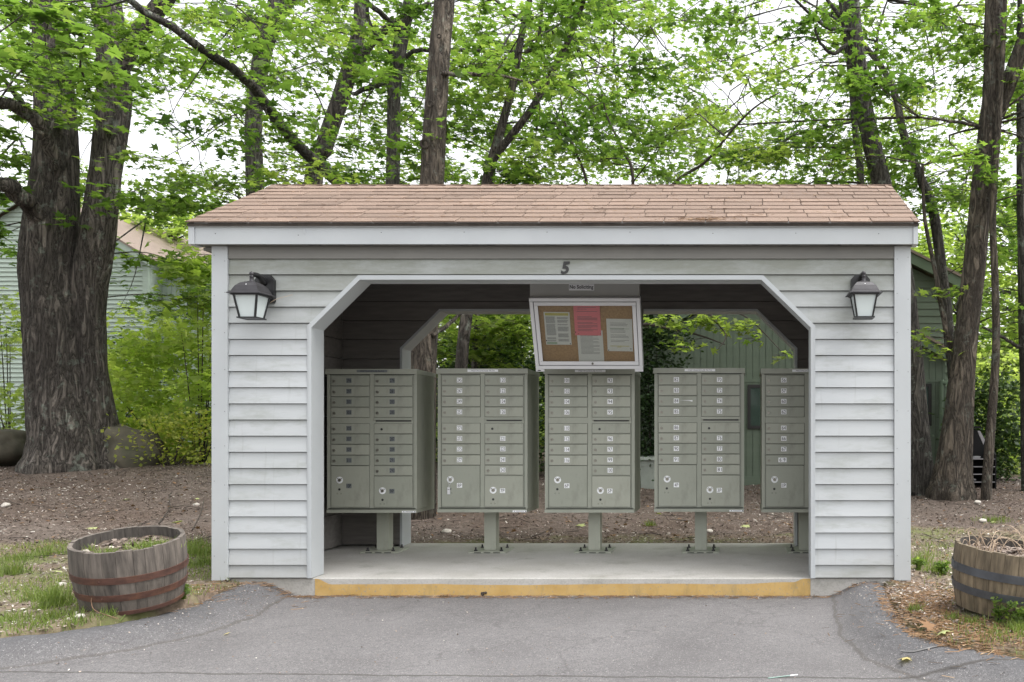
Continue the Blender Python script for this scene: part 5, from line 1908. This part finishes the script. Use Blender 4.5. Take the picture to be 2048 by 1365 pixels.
for xe in (xb0 - .3, xb1 + .3):
    mb.hexa([(bx, YB - .3, bz + .0), (xe, YB - .3, ztopB(xe)), (xe, YB - .26, ztopB(xe)), (bx, YB - .26, bz),
             (bx, YB - .3, bz + .18), (xe, YB - .3, ztopB(xe) + .18), (xe, YB - .26, ztopB(xe) + .18), (bx, YB - .26, bz + .18)])
    mb.hexa([(bx, YB - .25, bz + .06), (xe, YB - .25, ztopB(xe) + .06), (xe, YB, ztopB(xe) + .06), (bx, YB, bz + .06),
             (bx, YB - .25, bz + .09), (xe, YB - .25, ztopB(xe) + .09), (xe, YB, ztopB(xe) + .09), (bx, YB, bz + .09)])
mb.build("rake_board", ["house_green_trim"], gh)
mb = MB()
for xe in (xb0 - .35, xb1 + .35):
    mb.hexa([(bx, YB - .34, bz + .182), (xe, YB - .34, ztopB(xe) + .182), (xe, YB + 7, ztopB(xe) + .182), (bx, YB + 7, bz + .182),
             (bx, YB - .34, bz + .23), (xe, YB - .34, ztopB(xe) + .23), (xe, YB + 7, ztopB(xe) + .23), (bx, YB + 7, bz + .23)])
mb.build("roof", ["house_roof"], gh)
window(gh, XD(1495, DA), XD(1585, DA), CAM_Z + (CY - 858) * DA / F_PX, CAM_Z + (CY - 770) * DA / F_PX, YA)
window(gh, XD(1818, DA), XD(1862, DA), CAM_Z + (CY - 852) * DA / F_PX, CAM_Z + (CY - 768) * DA / F_PX, YA)
mb = MB()
dx = XD(1883, DA)
mb.tube(smooth_path([(dx + .12, YA - .06, 1.86), (dx + .02, YA - .08, 1.83), (dx - .02, YA - .07, 1.72), (dx - .02, YA - .07, .2)], 16), [.035] * 17, 8)
mb.build("downspout", ["house_green_trim"], gh, smooth=True)

# pale house at the left
ph = thing("pale_house", (-15.5, 14, .6), "pale green clapboard house with red shingle wing behind the twin trunk", "house")
DP, YP = 20.0, 13.5
pax, paz = XD(75, DP), CAM_Z + (CY - 392) * DP / F_PX
def zp(x): return paz - .6 * abs(x - pax)
px0, px1 = pax - 2.75, XD(297, DP)
mb = MB()
clap_rows(mb, lambda z: max(px0, pax - (paz - z) / .6), lambda z: min(px1, pax + (paz - z) / .6), YP, .3, paz - .02, .105)
mb.box(px1 - .05, px1, YP + .06, YP + 7, .3, zp(px1))
mb.build("gable_wall", ["house_pale"], ph)
mb = MB()
for xe in (px0 - .25, px1 + .12):
    mb.hexa([(pax, YP - .2, paz - .02), (xe, YP - .2, zp(xe) - .02), (xe, YP - .16, zp(xe) - .02), (pax, YP - .16, paz - .02),
             (pax, YP - .2, paz + .13), (xe, YP - .2, zp(xe) + .13), (xe, YP - .16, zp(xe) + .13), (pax, YP - .16, paz + .13)])
mb.box(px1 - .12, px1 + .01, YP - .03, YP - .018, .3, zp(px1) - .03)
mb.build("rake_board", ["house_pale"], ph)
mb = MB()
for xe in (px0 - .3, px1 + .15):
    mb.hexa([(pax, YP - .22, paz + .132), (xe, YP - .22, zp(xe) + .132), (xe, YP + 7, zp(xe) + .132), (pax, YP + 7, paz + .132),
             (pax, YP - .22, paz + .18), (xe, YP - .22, zp(xe) + .18), (xe, YP + 7, zp(xe) + .18), (pax, YP + 7, paz + .18)])
mb.build("roof", ["house_roof"], ph)
mb = MB()
wx1 = -8.8
boards_v(mb, lambda x: 4.75, px1 + .002, wx1, 14.0, .3, .11)
mb.box(wx1 - .06, wx1, 14.06, 17.0, .3, 4.78)
mb.build("wing_wall", ["house_pale"], ph)
mb = MB()
ez, ey = 4.80, 13.65
mb.hexa([(px1 + .16, ey, ez), (wx1 + .3, ey, ez), (wx1 + .3, 17.2, ez + 1.55), (px1 + .16, 17.2, ez + 1.55),
         (px1 + .16, ey, ez + .06), (wx1 + .3, ey, ez + .06), (wx1 + .3, 17.2, ez + 1.61), (px1 + .16, 17.2, ez + 1.61)])
mb.build("wing_roof", ["house_roof"], ph)
window(ph, XD(372, 20.5), XD(402, 20.5), CAM_Z + (CY - 640) * 20.5 / F_PX, CAM_Z + (CY - 585) * 20.5 / F_PX, 14.0, "house_pale")

# ------------------------------------------------------------------ boulders, stones, rack, box
def rock(name, c_, s_, mat, label, seed, cat="stone", group=None, sub=4):
    bm = bmesh.new()
    bmesh.ops.create_icosphere(bm, subdivisions=sub, radius=1)
    for v in bm.verts:
        p = v.co.normalized()
        k = 1 + .28 * noise.noise(p * 1.3 + Vector((seed, 0, 0))) + .08 * noise.noise(p * 4 + Vector((seed, 3, 0)))
        v.co = Vector((p.x * s_[0], p.y * s_[1], p.z * s_[2])) * k
    me = bpy.data.meshes.new(name); bm.to_mesh(me); bm.free()
    me.materials.append(MATS[mat])
    me.polygons.foreach_set("use_smooth", [True] * len(me.polygons))
    o = link(name, me); o.location = c_
    o.rotation_euler = (0, 0, seed)
    return tag(o, label, cat, group)


rock("boulder", P(-8, 895, 12.6), (.42, .45, .30), "boulder", "dark mossy boulder at the photo's left edge", 2.0, "boulder")
rb = rock("boulder", P(256, 908, 12.9), (.56, .5, .40), "boulder", "wedge shaped boulder right of the twin trunk base", 5.2, "boulder")
rb.rotation_euler = (0, R(28), .3)


def ground_hit(px, py, extra=0.0):
    """distance at which the line of sight through a pixel meets the ground"""
    for D in np.arange(4.0, 16, .02):
        p = P(px, py, D)
        zr = gz(p.x, p.y)
        if zr < -.3: zr = road_z(p.x, p.y)[0]
        if p.z <= zr + extra:
            return Vector((p.x, p.y, zr))
    return P(px, py, 12)


for px, py, sz, lab in ((124, 1172, .030, "white pebble in the grass left of the grey barrel"), (12, 1014, .055, "pale stone on the mulch at the left edge"),
                        (393, 1011, .035, "rounded pale stone on mulch nearest the left post"), (160, 1237, .028, "half buried pebble in front of the grey barrel"),
                        (1418, 1066, .045, "tan stone on the bare earth below the fourth mailbox"), (893, 1067, .055, "pinkish wedge stone behind the second mailbox's post"),
                        (1955, 1008, .05, "pale stone on the mulch at the right"), (1965, 1045, .05, "brown stone beside the grass tuft behind the right barrel")):
    g0 = ground_hit(px, py)
    rock("stone", g0 + Vector((0, 0, sz * .25)), (sz, sz * .8, sz * .55), "pale_stone", lab, sz * 90 + px * .01, "stone", None, 3)
g0 = ground_hit(18, 925)
o = rock("flat_stone", g0 + Vector((-.1, 0, .02)), (.16, .2, .05), "pale_stone", "flat pale slab of stone by the left boulder", 3.3, "stone", None, 3)

# black shelf rack between the right trunks
rk = thing("shelf_rack", P(1955, 985, 12.2), "black open shelf rack with pale shelf edges between two tree trunks", "rack")
D_ = 12.2
rx0, rx1 = XD(1932, D_), XD(1990, D_)
ry = D_ + CAM_Y
def rz(py): return CAM_Z + (CY - py) * D_ / F_PX
mb = MB()
mb.prism_xz([(rx0, rz(990)), (rx1, rz(990)), (rx1, rz(890)), (XD(1963, D_), rz(858)), (rx0, rz(858))], ry + .32, ry + .36)
mb.prism_yz([(ry, rz(990)), (ry + .318, rz(990)), (ry + .318, rz(858)), (ry + .2, rz(858)), (ry, rz(895))], rx0 - .02, rx0)
mb.prism_yz([(ry, rz(990)), (ry + .318, rz(990)), (ry + .318, rz(892)), (ry + .2, rz(892)), (ry, rz(910))], rx1, rx1 + .02)
mb.box(rx0 - .03, XD(1966, D_), ry + .10, ry + .36, rz(857), rz(853))
mb.build("back_panel", ["rack_black"], rk)
mb = MB()
mb.hexa([(XD(1957, D_), ry + .05, rz(862)), (XD(1962, D_), ry + .05, rz(862)), (XD(1962, D_), ry + .07, rz(862)), (XD(1957, D_), ry + .07, rz(862)),
         (XD(1969, D_), ry + .05, rz(890)), (XD(1972, D_), ry + .05, rz(880)), (XD(1972, D_), ry + .07, rz(880)), (XD(1969, D_), ry + .07, rz(890))])
mb.build("slanted_rail", ["rack_edge"], rk)
for py in (918, 933.5, 948.5, 964, 979.5):
    mb = MB()
    mb.box(rx0, rx1, ry + .004, ry + .315, rz(py + 1.2), rz(py)); mb.box(rx0, rx1, ry - .004, ry + .003, rz(py + 1.4), rz(py - .2), 1)
    mb.build("shelf", ["rack_black", "rack_edge"], rk)
for k, (px, py, lab) in enumerate(((1950, 917, "folded pale cloth on the top shelf of the black rack"), (1945, 956, "small pale jar lying on a lower shelf of the black rack"))):
    mb = MB(); c_ = P(px, py, D_ + .1)
    if k == 0:
        mb.box(c_.x - .05, c_.x + .06, ry + .05, ry + .2, rz(917.6), rz(915.2)); mb.box(c_.x - .03, c_.x + .07, ry + .06, ry + .19, rz(915.1), rz(913.4))
        tag(mb.build("folded_cloth", ["rack_edge"]), lab, "cloth")
    else:
        mb.cyl((c_.x - .05, ry + .08, rz(961)), (1, 0, .05), .018, .018, .07, 12); mb.cyl((c_.x + .022, ry + .08, rz(960.7)), (1, 0, .05), .013, .013, .02, 12)
        tag(mb.build("jar", ["rack_edge"]), lab, "jar")

ub = thing("utility_box", P(1300, 985, 12.6), "grey green utility box with flat lid behind the third and fourth mailboxes", "utility box")
D_ = 12.6
ux0, ux1 = XD(1280, D_), XD(1345, D_)
uy = D_ + CAM_Y
mb = MB()
mb.hexa([(ux0 + .02, uy, .1), (ux1 - .02, uy, .1), (ux1 - .02, uy + .45, .1), (ux0 + .02, uy + .45, .1),
         (ux0, uy - .02, CAM_Z + (CY - 921) * D_ / F_PX), (ux1, uy - .02, CAM_Z + (CY - 921) * D_ / F_PX), (ux1, uy + .47, CAM_Z + (CY - 921) * D_ / F_PX), (ux0, uy + .47, CAM_Z + (CY - 921) * D_ / F_PX)])
mb.build("body", ["utility_grey"], ub)
mb = MB(); zz = CAM_Z + (CY - 920.6) * D_ / F_PX
mb.hexa([(ux0 - .03, uy - .05, zz), (ux1 + .03, uy - .05, zz), (ux1 + .03, uy + .5, zz), (ux0 - .03, uy + .5, zz), (ux0 - .02, uy - .04, zz + .04), (ux1 + .02, uy - .04, zz + .04), (ux1 + .02, uy + .49, zz + .05), (ux0 - .02, uy + .49, zz + .05)])
mb.build("lid", ["utility_grey"], ub)

# ------------------------------------------------------------------ ground cover
q = np.random.default_rng(21)
n = 150000
x = q.uniform(-14, 6, n); y = 1.5 + 6.5 * q.random(n)
n2 = 52000
x = np.concatenate([x, q.uniform(-6.8, 3.4, n2)]); y = np.concatenate([y, q.uniform(-1.9, 2.6, n2)])
x = np.concatenate([x, q.normal(1.25, .4, 3500)]); y = np.concatenate([y, q.normal(-.8, .7, 3500)])
ins = ((x > XL - .02) & (x < XR + .02) & (y > -.03) & (y < 1.99))
x, y = x[~ins], y[~ins]
keep, zz = [], []
for i, (a, b_) in enumerate(zip(x, y)):
    if b_ < 1.0 and sdist((a, b_)) < .02: continue
    zz.append(gz(a, b_)); keep.append(i)
x, y = x[keep], y[keep]; n = len(x)
pos = np.stack([x, y, np.array(zz) + .006], 1)
Rm = rot_mats(q.uniform(0, 6.283, n), np.abs(q.normal(0, .38, n)), q.uniform(0, 6.283, n))
an = np.stack([q.uniform(.6, 1.5, n), q.uniform(.5, 1.3, n), np.ones(n)], 1)
me = scatter_mesh("mulch_chips", CHIP, CHIP_F, pos, q.uniform(.008, .030, n), Rm, np.clip(q.beta(2.2, 2.0, n) + (q.random(n) < .05) * .5 + np.array([.28 * noise.noise(Vector((a * .55, b_ * .8, 5))) + .12 * noise.noise(Vector((a * 2.2, b_ * 2.2, 9))) for a, b_ in zip(x, y)]), 0, 1), "chip", an)
tag(link("mulch_chips", me), "brown and grey wood chip mulch covering the slope", "mulch", kind="stuff")

n = 2600
x = q.uniform(-14, 5, n); y = q.uniform(.9, 7.5, n)
k = (~((x > XL - .05) & (x < XR + .05) & (y < 2.05)))
x, y = x[k], y[k]; n = len(x)
zz = np.array([gz(a, b_) for a, b_ in zip(x, y)])
me = scatter_mesh("leaf_litter", STAR, STAR_F, np.stack([x, y, zz + .010], 1), q.uniform(.018, .055, n), rot_mats(q.uniform(0, 6.283, n), np.abs(q.normal(0, .4, n)), q.uniform(0, 6.283, n)), q.normal(.35, .3, n), "pine_needle")
tag(link("leaf_litter", me), "dry brown leaf litter strewn over the mulch slope", "leaf litter", kind="stuff")
mb = MB()
rs = random.Random(9)
for _ in range(420):
    a_, b_ = rs.uniform(-13, 5), rs.uniform(1.0, 7.3)
    if XL - .1 < a_ < XR + .1 and b_ < 2.1: continue
    th = rs.uniform(0, 6.283); L_ = rs.uniform(.05, .22)
    p = [Vector((a_ + math.cos(th) * k * L_, b_ + math.sin(th) * k * L_, 0)) for k in (-1, 0, 1)]
    p[1] += Vector((rs.uniform(-.02, .02), rs.uniform(-.02, .02), 0))
    for v_ in p: v_.z = gz(v_.x, v_.y) + .010 + rs.uniform(0, .012)
    mb.tube(p, [.004, .0035, .002], 4)
tag(mb.build("fallen_litter", ["twig_dark"], fix=False), "small dark fallen sticks strewn over the mulch slope", "litter", kind="stuff")

BLADE = np.array([(-.5, 0, 0), (.5, 0, 0), (.32, .12, .55), (-.32, .12, .55), (0, .38, 1.0)])
BLADE_F = [(0, 1, 2), (0, 2, 3), (3, 2, 4)]


def blades(cx_, cy_, n, sx, sy, h, q, hs=.35):
    x = q.normal(cx_, sx, n); y = q.normal(cy_, sy, n)
    return x, y, np.clip(q.normal(h, h * hs, n), .015, .4)


q = np.random.default_rng(31)
GX, GY, GH, GT = [], [], [], []
def grass_at(cx_, cy_, n, sx, sy, h, t0=.5):
    x, y, hh = blades(cx_, cy_, n, sx, sy, h, q)
    GX.append(x); GY.append(y); GH.append(hh); GT.append(q.normal(t0, .18, n))


# broad patchy cover, thinned by noise
n = 26000
x = np.concatenate([q.uniform(-6.8, -3.5, n), q.uniform(1.1, 4.2, n // 3)]); y = np.concatenate([q.uniform(-1.9, 1.9, n), q.uniform(-2.4, 2.2, n // 3)])
nz = np.array([noise.noise(Vector((a * 1.5, b_ * 1.5, 8))) + .45 * noise.noise(Vector((a * 4, b_ * 4, 2))) for a, b_ in zip(x, y)])
lim = np.where(x > 0, .22, .02)
k = nz > lim + q.uniform(-.12, .2, len(x))
GX.append(x[k]); GY.append(y[k]); GH.append(np.clip(q.normal(.035, .014, k.sum()), .012, .09)); GT.append(q.normal(.55, .2, k.sum()))
for px, py, n, s_, h in ((110, 1215, 420, .05, .11), (85, 1200, 250, .06, .09), (155, 1255, 170, .035, .05), (222, 1240, 110, .03, .05), (20, 1150, 260, .07, .10), (45, 1120, 200, .08, .07), (100, 1110, 200, .09, .07),
                         (395, 1110, 420, .09, .09), (410, 1130, 350, .08, .08), (390, 1095, 240, .08, .08), (15, 1245, 260, .10, .05), (60, 1260, 240, .10, .04), (100, 1240, 200, .08, .05),
                         (1840, 1130, 220, .05, .09), (1870, 1145, 180, .05, .08), (1830, 1222, 80, .025, .045), (1905, 1238, 60, .02, .05), (1945, 1246, 120, .04, .035), (2010, 1272, 420, .12, .04), (2040, 1262, 260, .06, .05),
                         (1990, 1042, 260, .09, .05), (1860, 1095, 120, .12, .05), (1910, 1065, 100, .15, .04), (1300, 1052, 140, .035, .05), (1860, 1110, 90, .1, .04)):
    g0 = ground_hit(px, py)
    grass_at(g0.x, g0.y, n, s_, s_ * .9, h, .42)
x, y, h, tn = [np.concatenate(k) for k in (GX, GY, GH, GT)]
zz, keep = [], []
for i, (a, b_) in enumerate(zip(x, y)):
    if b_ < 1 and sdist((a, b_)) < .015: continue
    if XL - .02 < a < XR + .02 and -.03 < b_ < 2.0: continue
    if math.hypot(a - BL.x, b_ - BL.y) < .27 or math.hypot(a - BR.x, b_ - BR.y) < .31: continue
    zz.append(gz(a, b_)); keep.append(i)
x, y, h, tn = x[keep], y[keep], h[keep], tn[keep]
n = len(x)
Rm = rot_mats(q.uniform(0, 6.283, n), np.abs(q.normal(.25, .3, n)), q.uniform(0, 6.283, n))
an = np.stack([.0042 / h * q.uniform(.7, 1.6, n), q.uniform(.3, 1.6, n), np.ones(n)], 1)
me = scatter_mesh("grass", BLADE, BLADE_F, np.stack([x, y, np.array(zz) - .003], 1), h, Rm, tn, "grass_blade", an)
tag(link("grass", me), "thin patchy green grass around the two barrels", "grass", kind="stuff")

# pine needles along the asphalt edges and corners
n = 7000
x = np.concatenate([q.normal(1.22, .22, n // 2), q.normal(1.5, .35, n // 4), q.uniform(-3.9, -3.0, n // 8), q.uniform(-3.5, .9, n // 8)])
y = np.concatenate([q.normal(-1.2, .55, n // 2), q.normal(-1.75, .22, n // 4), q.normal(-.3, .45, n // 8), q.normal(-.06, .035, n // 8)])
m_ = min(len(x), len(y)); x, y = x[:m_], y[:m_]
zz, keep = [], []
for i, (a, b_) in enumerate(zip(x, y)):
    s_ = sdist((a, b_))
    if b_ > -.012 and XL < a < XR: continue
    if s_ < -.06 and q.random() < .93 and b_ < -.15: continue
    if math.hypot(a - BR.x, b_ - BR.y) < .33: continue
    zz.append(road_z(a, b_)[0] if s_ < .005 else gz(a, b_)); keep.append(i)
x, y = x[keep], y[keep]; n = len(x)
NEE = np.array([(-.5, -.02, 0), (.5, -.02, .0), (.5, .02, .03), (-.5, .02, .03)])
Rm = rot_mats(q.uniform(0, 6.283, n), np.abs(q.normal(0, .12, n)), q.uniform(0, 6.283, n))
an = np.stack([np.ones(n), q.uniform(.7, 1.5, n), np.ones(n)], 1)
me = scatter_mesh("pine_needles", NEE, CHIP_F, np.stack([x, y, np.array(zz) + .006], 1), q.uniform(.03, .085, n), Rm, q.normal(.5, .25, n), "pine_needle", an)
tag(link("pine_needles", me), "orange brown pine needles gathered along the asphalt edge", "pine needles", kind="stuff")

# grit along the slab foot and berm edges
n = 2600
x = np.concatenate([q.uniform(-3.8, 1.3, n // 3), q.normal(-3.55, .18, n // 3), q.normal(1.02, .12, n // 3)])
y = np.concatenate([q.normal(-.05, .04, n // 3), q.normal(-.55, .5, n // 3), q.normal(-.8, .7, n // 3)])
x = np.concatenate([x, q.uniform(-6, 3, 700)]); y = np.concatenate([y, q.uniform(-2.6, -.1, 700)])
ok = [not (b_ > -.012 and XL < a < XR) for a, b_ in zip(x, y)]
x, y = x[ok], y[ok]; n = len(x)
zz = np.array([max(road_z(a, b_)[0] if sdist((a, b_)) < .01 else gz(a, b_), -.2) for a, b_ in zip(x, y)])
Rm = rot_mats(q.uniform(0, 6.283, n), np.abs(q.normal(0, .5, n)), q.uniform(0, 6.283, n))
me = scatter_mesh("gravel", DIA, DIA_F, np.stack([x, y, zz + .005], 1), q.uniform(.004, .014, n), Rm, q.uniform(.5, 1, n), "chip")
tag(link("gravel", me), "loose grit and bits along the asphalt and slab foot", "gravel", kind="stuff")

# plants in the barrels
def tuft(par_matrix, name, label, cat, cx_, cy_, cz, n, s_, h, seed, t0=.45, mat="grass_blade", spread=.35):
    q = np.random.default_rng(seed)
    x, y = q.normal(0, s_, n), q.normal(0, s_, n)
    hh = np.clip(q.normal(h, h * .3, n), .012, .5)
    Rm = rot_mats(q.uniform(0, 6.283, n), np.abs(q.normal(spread, .25, n)), q.uniform(0, 6.283, n))
    an = np.stack([.004 / hh, np.ones(n) * 1.1, np.ones(n)], 1)
    o = link(name, scatter_mesh(name, BLADE, BLADE_F, np.stack([x, y, np.zeros(n)], 1), hh, Rm, q.normal(t0, .15, n), mat, an))
    o.location = par_matrix @ Vector((cx_, cy_, cz))
    return tag(o, label, cat, None, 'stuff' if 'mat' in label else None)


bpy.context.view_layer.update()
M1, M2 = b1.matrix_world.copy(), b2_.matrix_world.copy()
i1 = M1.to_3x3().inverted()
def in1(dx, dy): v = i1 @ Vector((dx, dy, 0)); return v.x, v.y
tuft(M1, "grass_tuft", "bright grass tuft at the front of the soil in the grey barrel", "grass tuft", *in1(-.03, -.14), .338, 150, .042, .045, 1)
tuft(M1, "grass_tuft", "long grass mat along the right side inside the grey barrel", "grass tuft", *in1(.13, .02), .338, 420, .060, .05, 2, .5)
tuft(M1, "weed_tuft", "small weed at left inside the grey barrel", "weed", *in1(-.19, -.06), .338, 40, .02, .04, 3)
n = 260
q = np.random.default_rng(44)
a = q.uniform(0, 6.283, n); rr_ = .24 * np.sqrt(q.random(n))
Rm = rot_mats(q.uniform(0, 6.283, n), np.abs(q.normal(0, .6, n)), q.uniform(0, 6.283, n))
me = scatter_mesh("leaf_litter", DIA, DIA_F, np.stack([rr_ * np.cos(a), rr_ * np.sin(a), np.full(n, .347)], 1), q.uniform(.012, .04, n), Rm, q.beta(2, 2, n), "chip")
o = link("leaf_litter", me); o.matrix_world = M1
tag(o, "dry leaf litter on the soil in the grey barrel", "leaf litter", kind="stuff")
n = 420
a = q.uniform(0, 6.283, n); rr_ = .29 * np.sqrt(q.random(n))
Rm = rot_mats(q.uniform(0, 6.283, n), np.abs(q.normal(0, .5, n)), q.uniform(0, 6.283, n))
me = scatter_mesh("leaf_litter", CHIP, CHIP_F, np.stack([rr_ * np.cos(a), rr_ * np.sin(a), np.full(n, .330)], 1), q.uniform(.015, .05, n), Rm, q.uniform(.45, .9, n), "chip")
o = link("leaf_litter", me); o.matrix_world = M2
tag(o, "dry bark litter on the soil in the brown barrel", "leaf litter", kind="stuff")


def dead_plant(cx_, cy_, n, label, seed, L=.26):
    rr = random.Random(seed)
    mb = MB()
    i2 = M2.to_3x3().inverted()
    c_ = M2 @ (i2 @ Vector((cx_, cy_, 0)) + Vector((0, 0, .322)))
    for k in range(n):
        a = rr.uniform(0, 6.283)
        l_ = L * rr.uniform(.4, 1.15)
        o_ = rr.uniform(.2, 1.0)
        p0 = Vector((rr.gauss(0, .025), rr.gauss(0, .025), -.01))
        p1 = p0 + Vector((math.cos(a) * l_ * .35 * o_, math.sin(a) * l_ * .35 * o_, l_ * .5))
        p2 = p1 + Vector((math.cos(a) * l_ * .45 * o_, math.sin(a) * l_ * .45 * o_, l_ * (.35 - .35 * o_)))
        p3 = p2 + Vector((math.cos(a + rr.uniform(-.5, .5)) * l_ * .3 * o_, math.sin(a) * l_ * .3 * o_, l_ * (.1 - .4 * o_)))
        mb.tube(smooth_path([p0, p1, p2, p3], 7), lerp_list([.0028, .0023, .0018, .0011], 7), 4, 0, rr.random())
    o = mb.build("dead_stalks", ["dead_stalk"], fix=False)
    o.location = c_
    return tag(o, label, "dead plant")


dead_plant(-.17, -.10, 17, "clump of dry dead stalks at left in the brown barrel", 1)
dead_plant(.10, .0, 26, "arching mound of dead stalks at the middle of the brown barrel", 2, .28)
dead_plant(-.20, .12, 10, "sparse dead stems at the back of the brown barrel", 3, .24)


# weeds beside the barrels
def weed(px, py, h, n, label, seed):
    rr = random.Random(seed); q = np.random.default_rng(seed)
    g0 = ground_hit(px, py)
    root = thing("weed", g0, label, "weed")
    mb = MB(); PS = []
    for k in range(n):
        a = rr.uniform(0, 6.283); o_ = rr.uniform(.1, .7)
        tip = Vector((math.cos(a) * h * o_, math.sin(a) * h * o_, h * rr.uniform(.5, 1)))
        sp = smooth_path([Vector((0, 0, -.01)), tip * .5 + Vector((0, 0, h * .1)), tip], 6)
        mb.tube(sp, lerp_list([.0028, .002, .001], 6), 4)
        for p in sp[1:]:
            for _ in range(5):
                PS.append(p + Vector((rr.gauss(0, .012), rr.gauss(0, .012), rr.gauss(0, .008))))
    mb.build("stems", ["twig_dark"], root, local=True, fix=False)
    n_ = len(PS)
    link("foliage", leaf_mesh("foliage", np.array(PS), q.uniform(.014, .032, n_), q.normal(.62, .13, n_), "leaf_maple", 'dia', .7, q), root)


weed(1998, 1246, .15, 7, "upright leafy weed at the foot of the brown barrel", 1)
weed(2038, 1252, .11, 9, "bushy weed at the right edge below the brown barrel", 2)
weed(362, 1198, .085, 11, "low green weed at the grey barrel's right foot", 3)
weed(1885, 1150, .10, 10, "broad leaved weed between the right post and brown barrel", 4)
weed(1835, 1140, .09, 8, "weed tuft hard against the right corner board", 5)

# fallen leaves
def fallen(px, py, size, mat, label, seed, group=None):
    g0 = ground_hit(px, py)
    q = np.random.default_rng(seed)
    Rm = rot_mats(q.uniform(0, 6.283, 1), q.uniform(.12, .35, 1), q.uniform(0, 6.283, 1))
    o = link("fallen_leaf", scatter_mesh("fallen_leaf", MAPLE, MAPLE_F, np.array([(0, 0, .014)]), np.array([size]), Rm, np.array([q.random()]), mat))
    o.location = g0
    return tag(o, label, "leaf", group)


for k, (px, py, sz, mt, lab) in enumerate((
        (186, 1058, .12, "pale_leaf", "pale green fallen leaf on the mulch behind the grey barrel's left rim"), (357, 1046, .11, "pale_leaf", "pale green fallen leaf on the mulch behind the grey barrel's right rim"),
        (250, 1001, .10, "pale_leaf", "pale fallen leaf higher up the mulch slope at left"), (395, 1000, .05, "pale_leaf", "tiny fallen leaf by the pale stone near the left post"),
        (1162, 1053, .11, "pale_leaf", "star shaped fallen leaf left of the third mailbox post"), (1318, 1029, .10, "pale_leaf", "fallen leaf on mulch between third and fourth mailboxes"),
        (1492, 1055, .12, "pale_leaf", "fallen maple leaf on the earth right of the fourth mailbox"), (1812, 1324, .075, "yellow_leaf", "yellow fallen leaf lying on the asphalt at right"),
        (1886, 1268, .085, "pale_leaf", "green fallen leaf on needles at the asphalt's right edge"), (1986, 1046, .06, "pale_leaf", "pale fallen leaf in the grass behind the brown barrel"),
        (118, 1146, .07, "pale_leaf", "grey green fallen leaf in the grass left of the barrel"), (455, 1271, .04, "yellow_leaf", "small yellowish leaf on the asphalt at left"))):
    fallen(px, py, sz, mt, lab, 60 + k)
g0 = ground_hit(1858, 1262)
o = link("dead_leaf", scatter_mesh("dead_leaf", MAPLE, MAPLE_F, np.array([(0, 0, .03)]), np.array([.09]), rot_mats(np.array([1.0]), np.array([.5]), np.array([.4])), np.array([.45]), "pine_needle"))
o.location = g0
tag(o, "curled brown dead leaf on the needles at right", "leaf")

# fallen twig by the left post
mb = MB()
def gp(px, py, up=.012):
    g_ = ground_hit(px, py); return g_ + Vector((0, 0, up))
mb.tube(smooth_path([gp(318, 1050), gp(340, 1024, .05), gp(338, 1000, .03), gp(345, 985)], 8), lerp_list([.008, .006, .004, .003], 8), 5)
mb.tube(smooth_path([gp(338, 1025, .05), gp(370, 1018, .03), gp(415, 1024, .02)], 8), lerp_list([.006, .004, .003], 8), 5)
mb.tube(smooth_path([gp(385, 1062), gp(402, 1035, .05), gp(408, 1003, .02)], 8), lerp_list([.006, .005, .003], 8), 5)
mb.tube(smooth_path([gp(375, 1088, .02), gp(400, 1085, .03), gp(426, 1078, .03)], 8), lerp_list([.007, .006, .005], 8), 5)
mb.tube(smooth_path([gp(400, 1085, .03), gp(412, 1078, .05), gp(400, 1068, .03)], 6), lerp_list([.004, .003, .002], 6), 4)
tag(mb.build("fallen_branch", ["twig_dark"]), "dark bare fallen branch on the mulch beside the left post", "branch")
mb = MB()
p0, p1 = ground_hit(1536, 1359), ground_hit(1580, 1354)
mb.tube([p0 + Vector((0, 0, .004)), p1 + Vector((0, 0, .004))], [.003, .003], 6, 0)
mb.tube([p1 + Vector((0, 0, .004)), p1 + (p1 - p0) * .35 + Vector((0, 0, .004))], [.003, .003], 6, 1)
tag(mb.build("plastic_stick", ["cyan_plastic", "label_white"]), "thin green and white stick lying on the asphalt", "stick")

# pale sealed seams across the raised asphalt edges
for seam in [[(1800, 1307), (1830, 1304), (1870, 1296), (1905, 1287)]]:
    pts = smooth_path([ground_hit(*p_) for p_ in seam], 16)
    mb = MB()
    for a_, b_ in zip(pts[:-1], pts[1:]):
        wd = .007 + .004 * noise.noise(a_ * 9)
        q_ = [(a_.x, a_.y - wd), (b_.x, b_.y - wd), (b_.x, b_.y + wd), (a_.x, a_.y + wd)]
        mb.add([(x_, y_, road_z(x_, y_)[0] + .004) for x_, y_ in q_], [(0, 1, 2, 3)])
    mb.build("pale_seam", ["pale_seam"], road, local=True, fix=False)
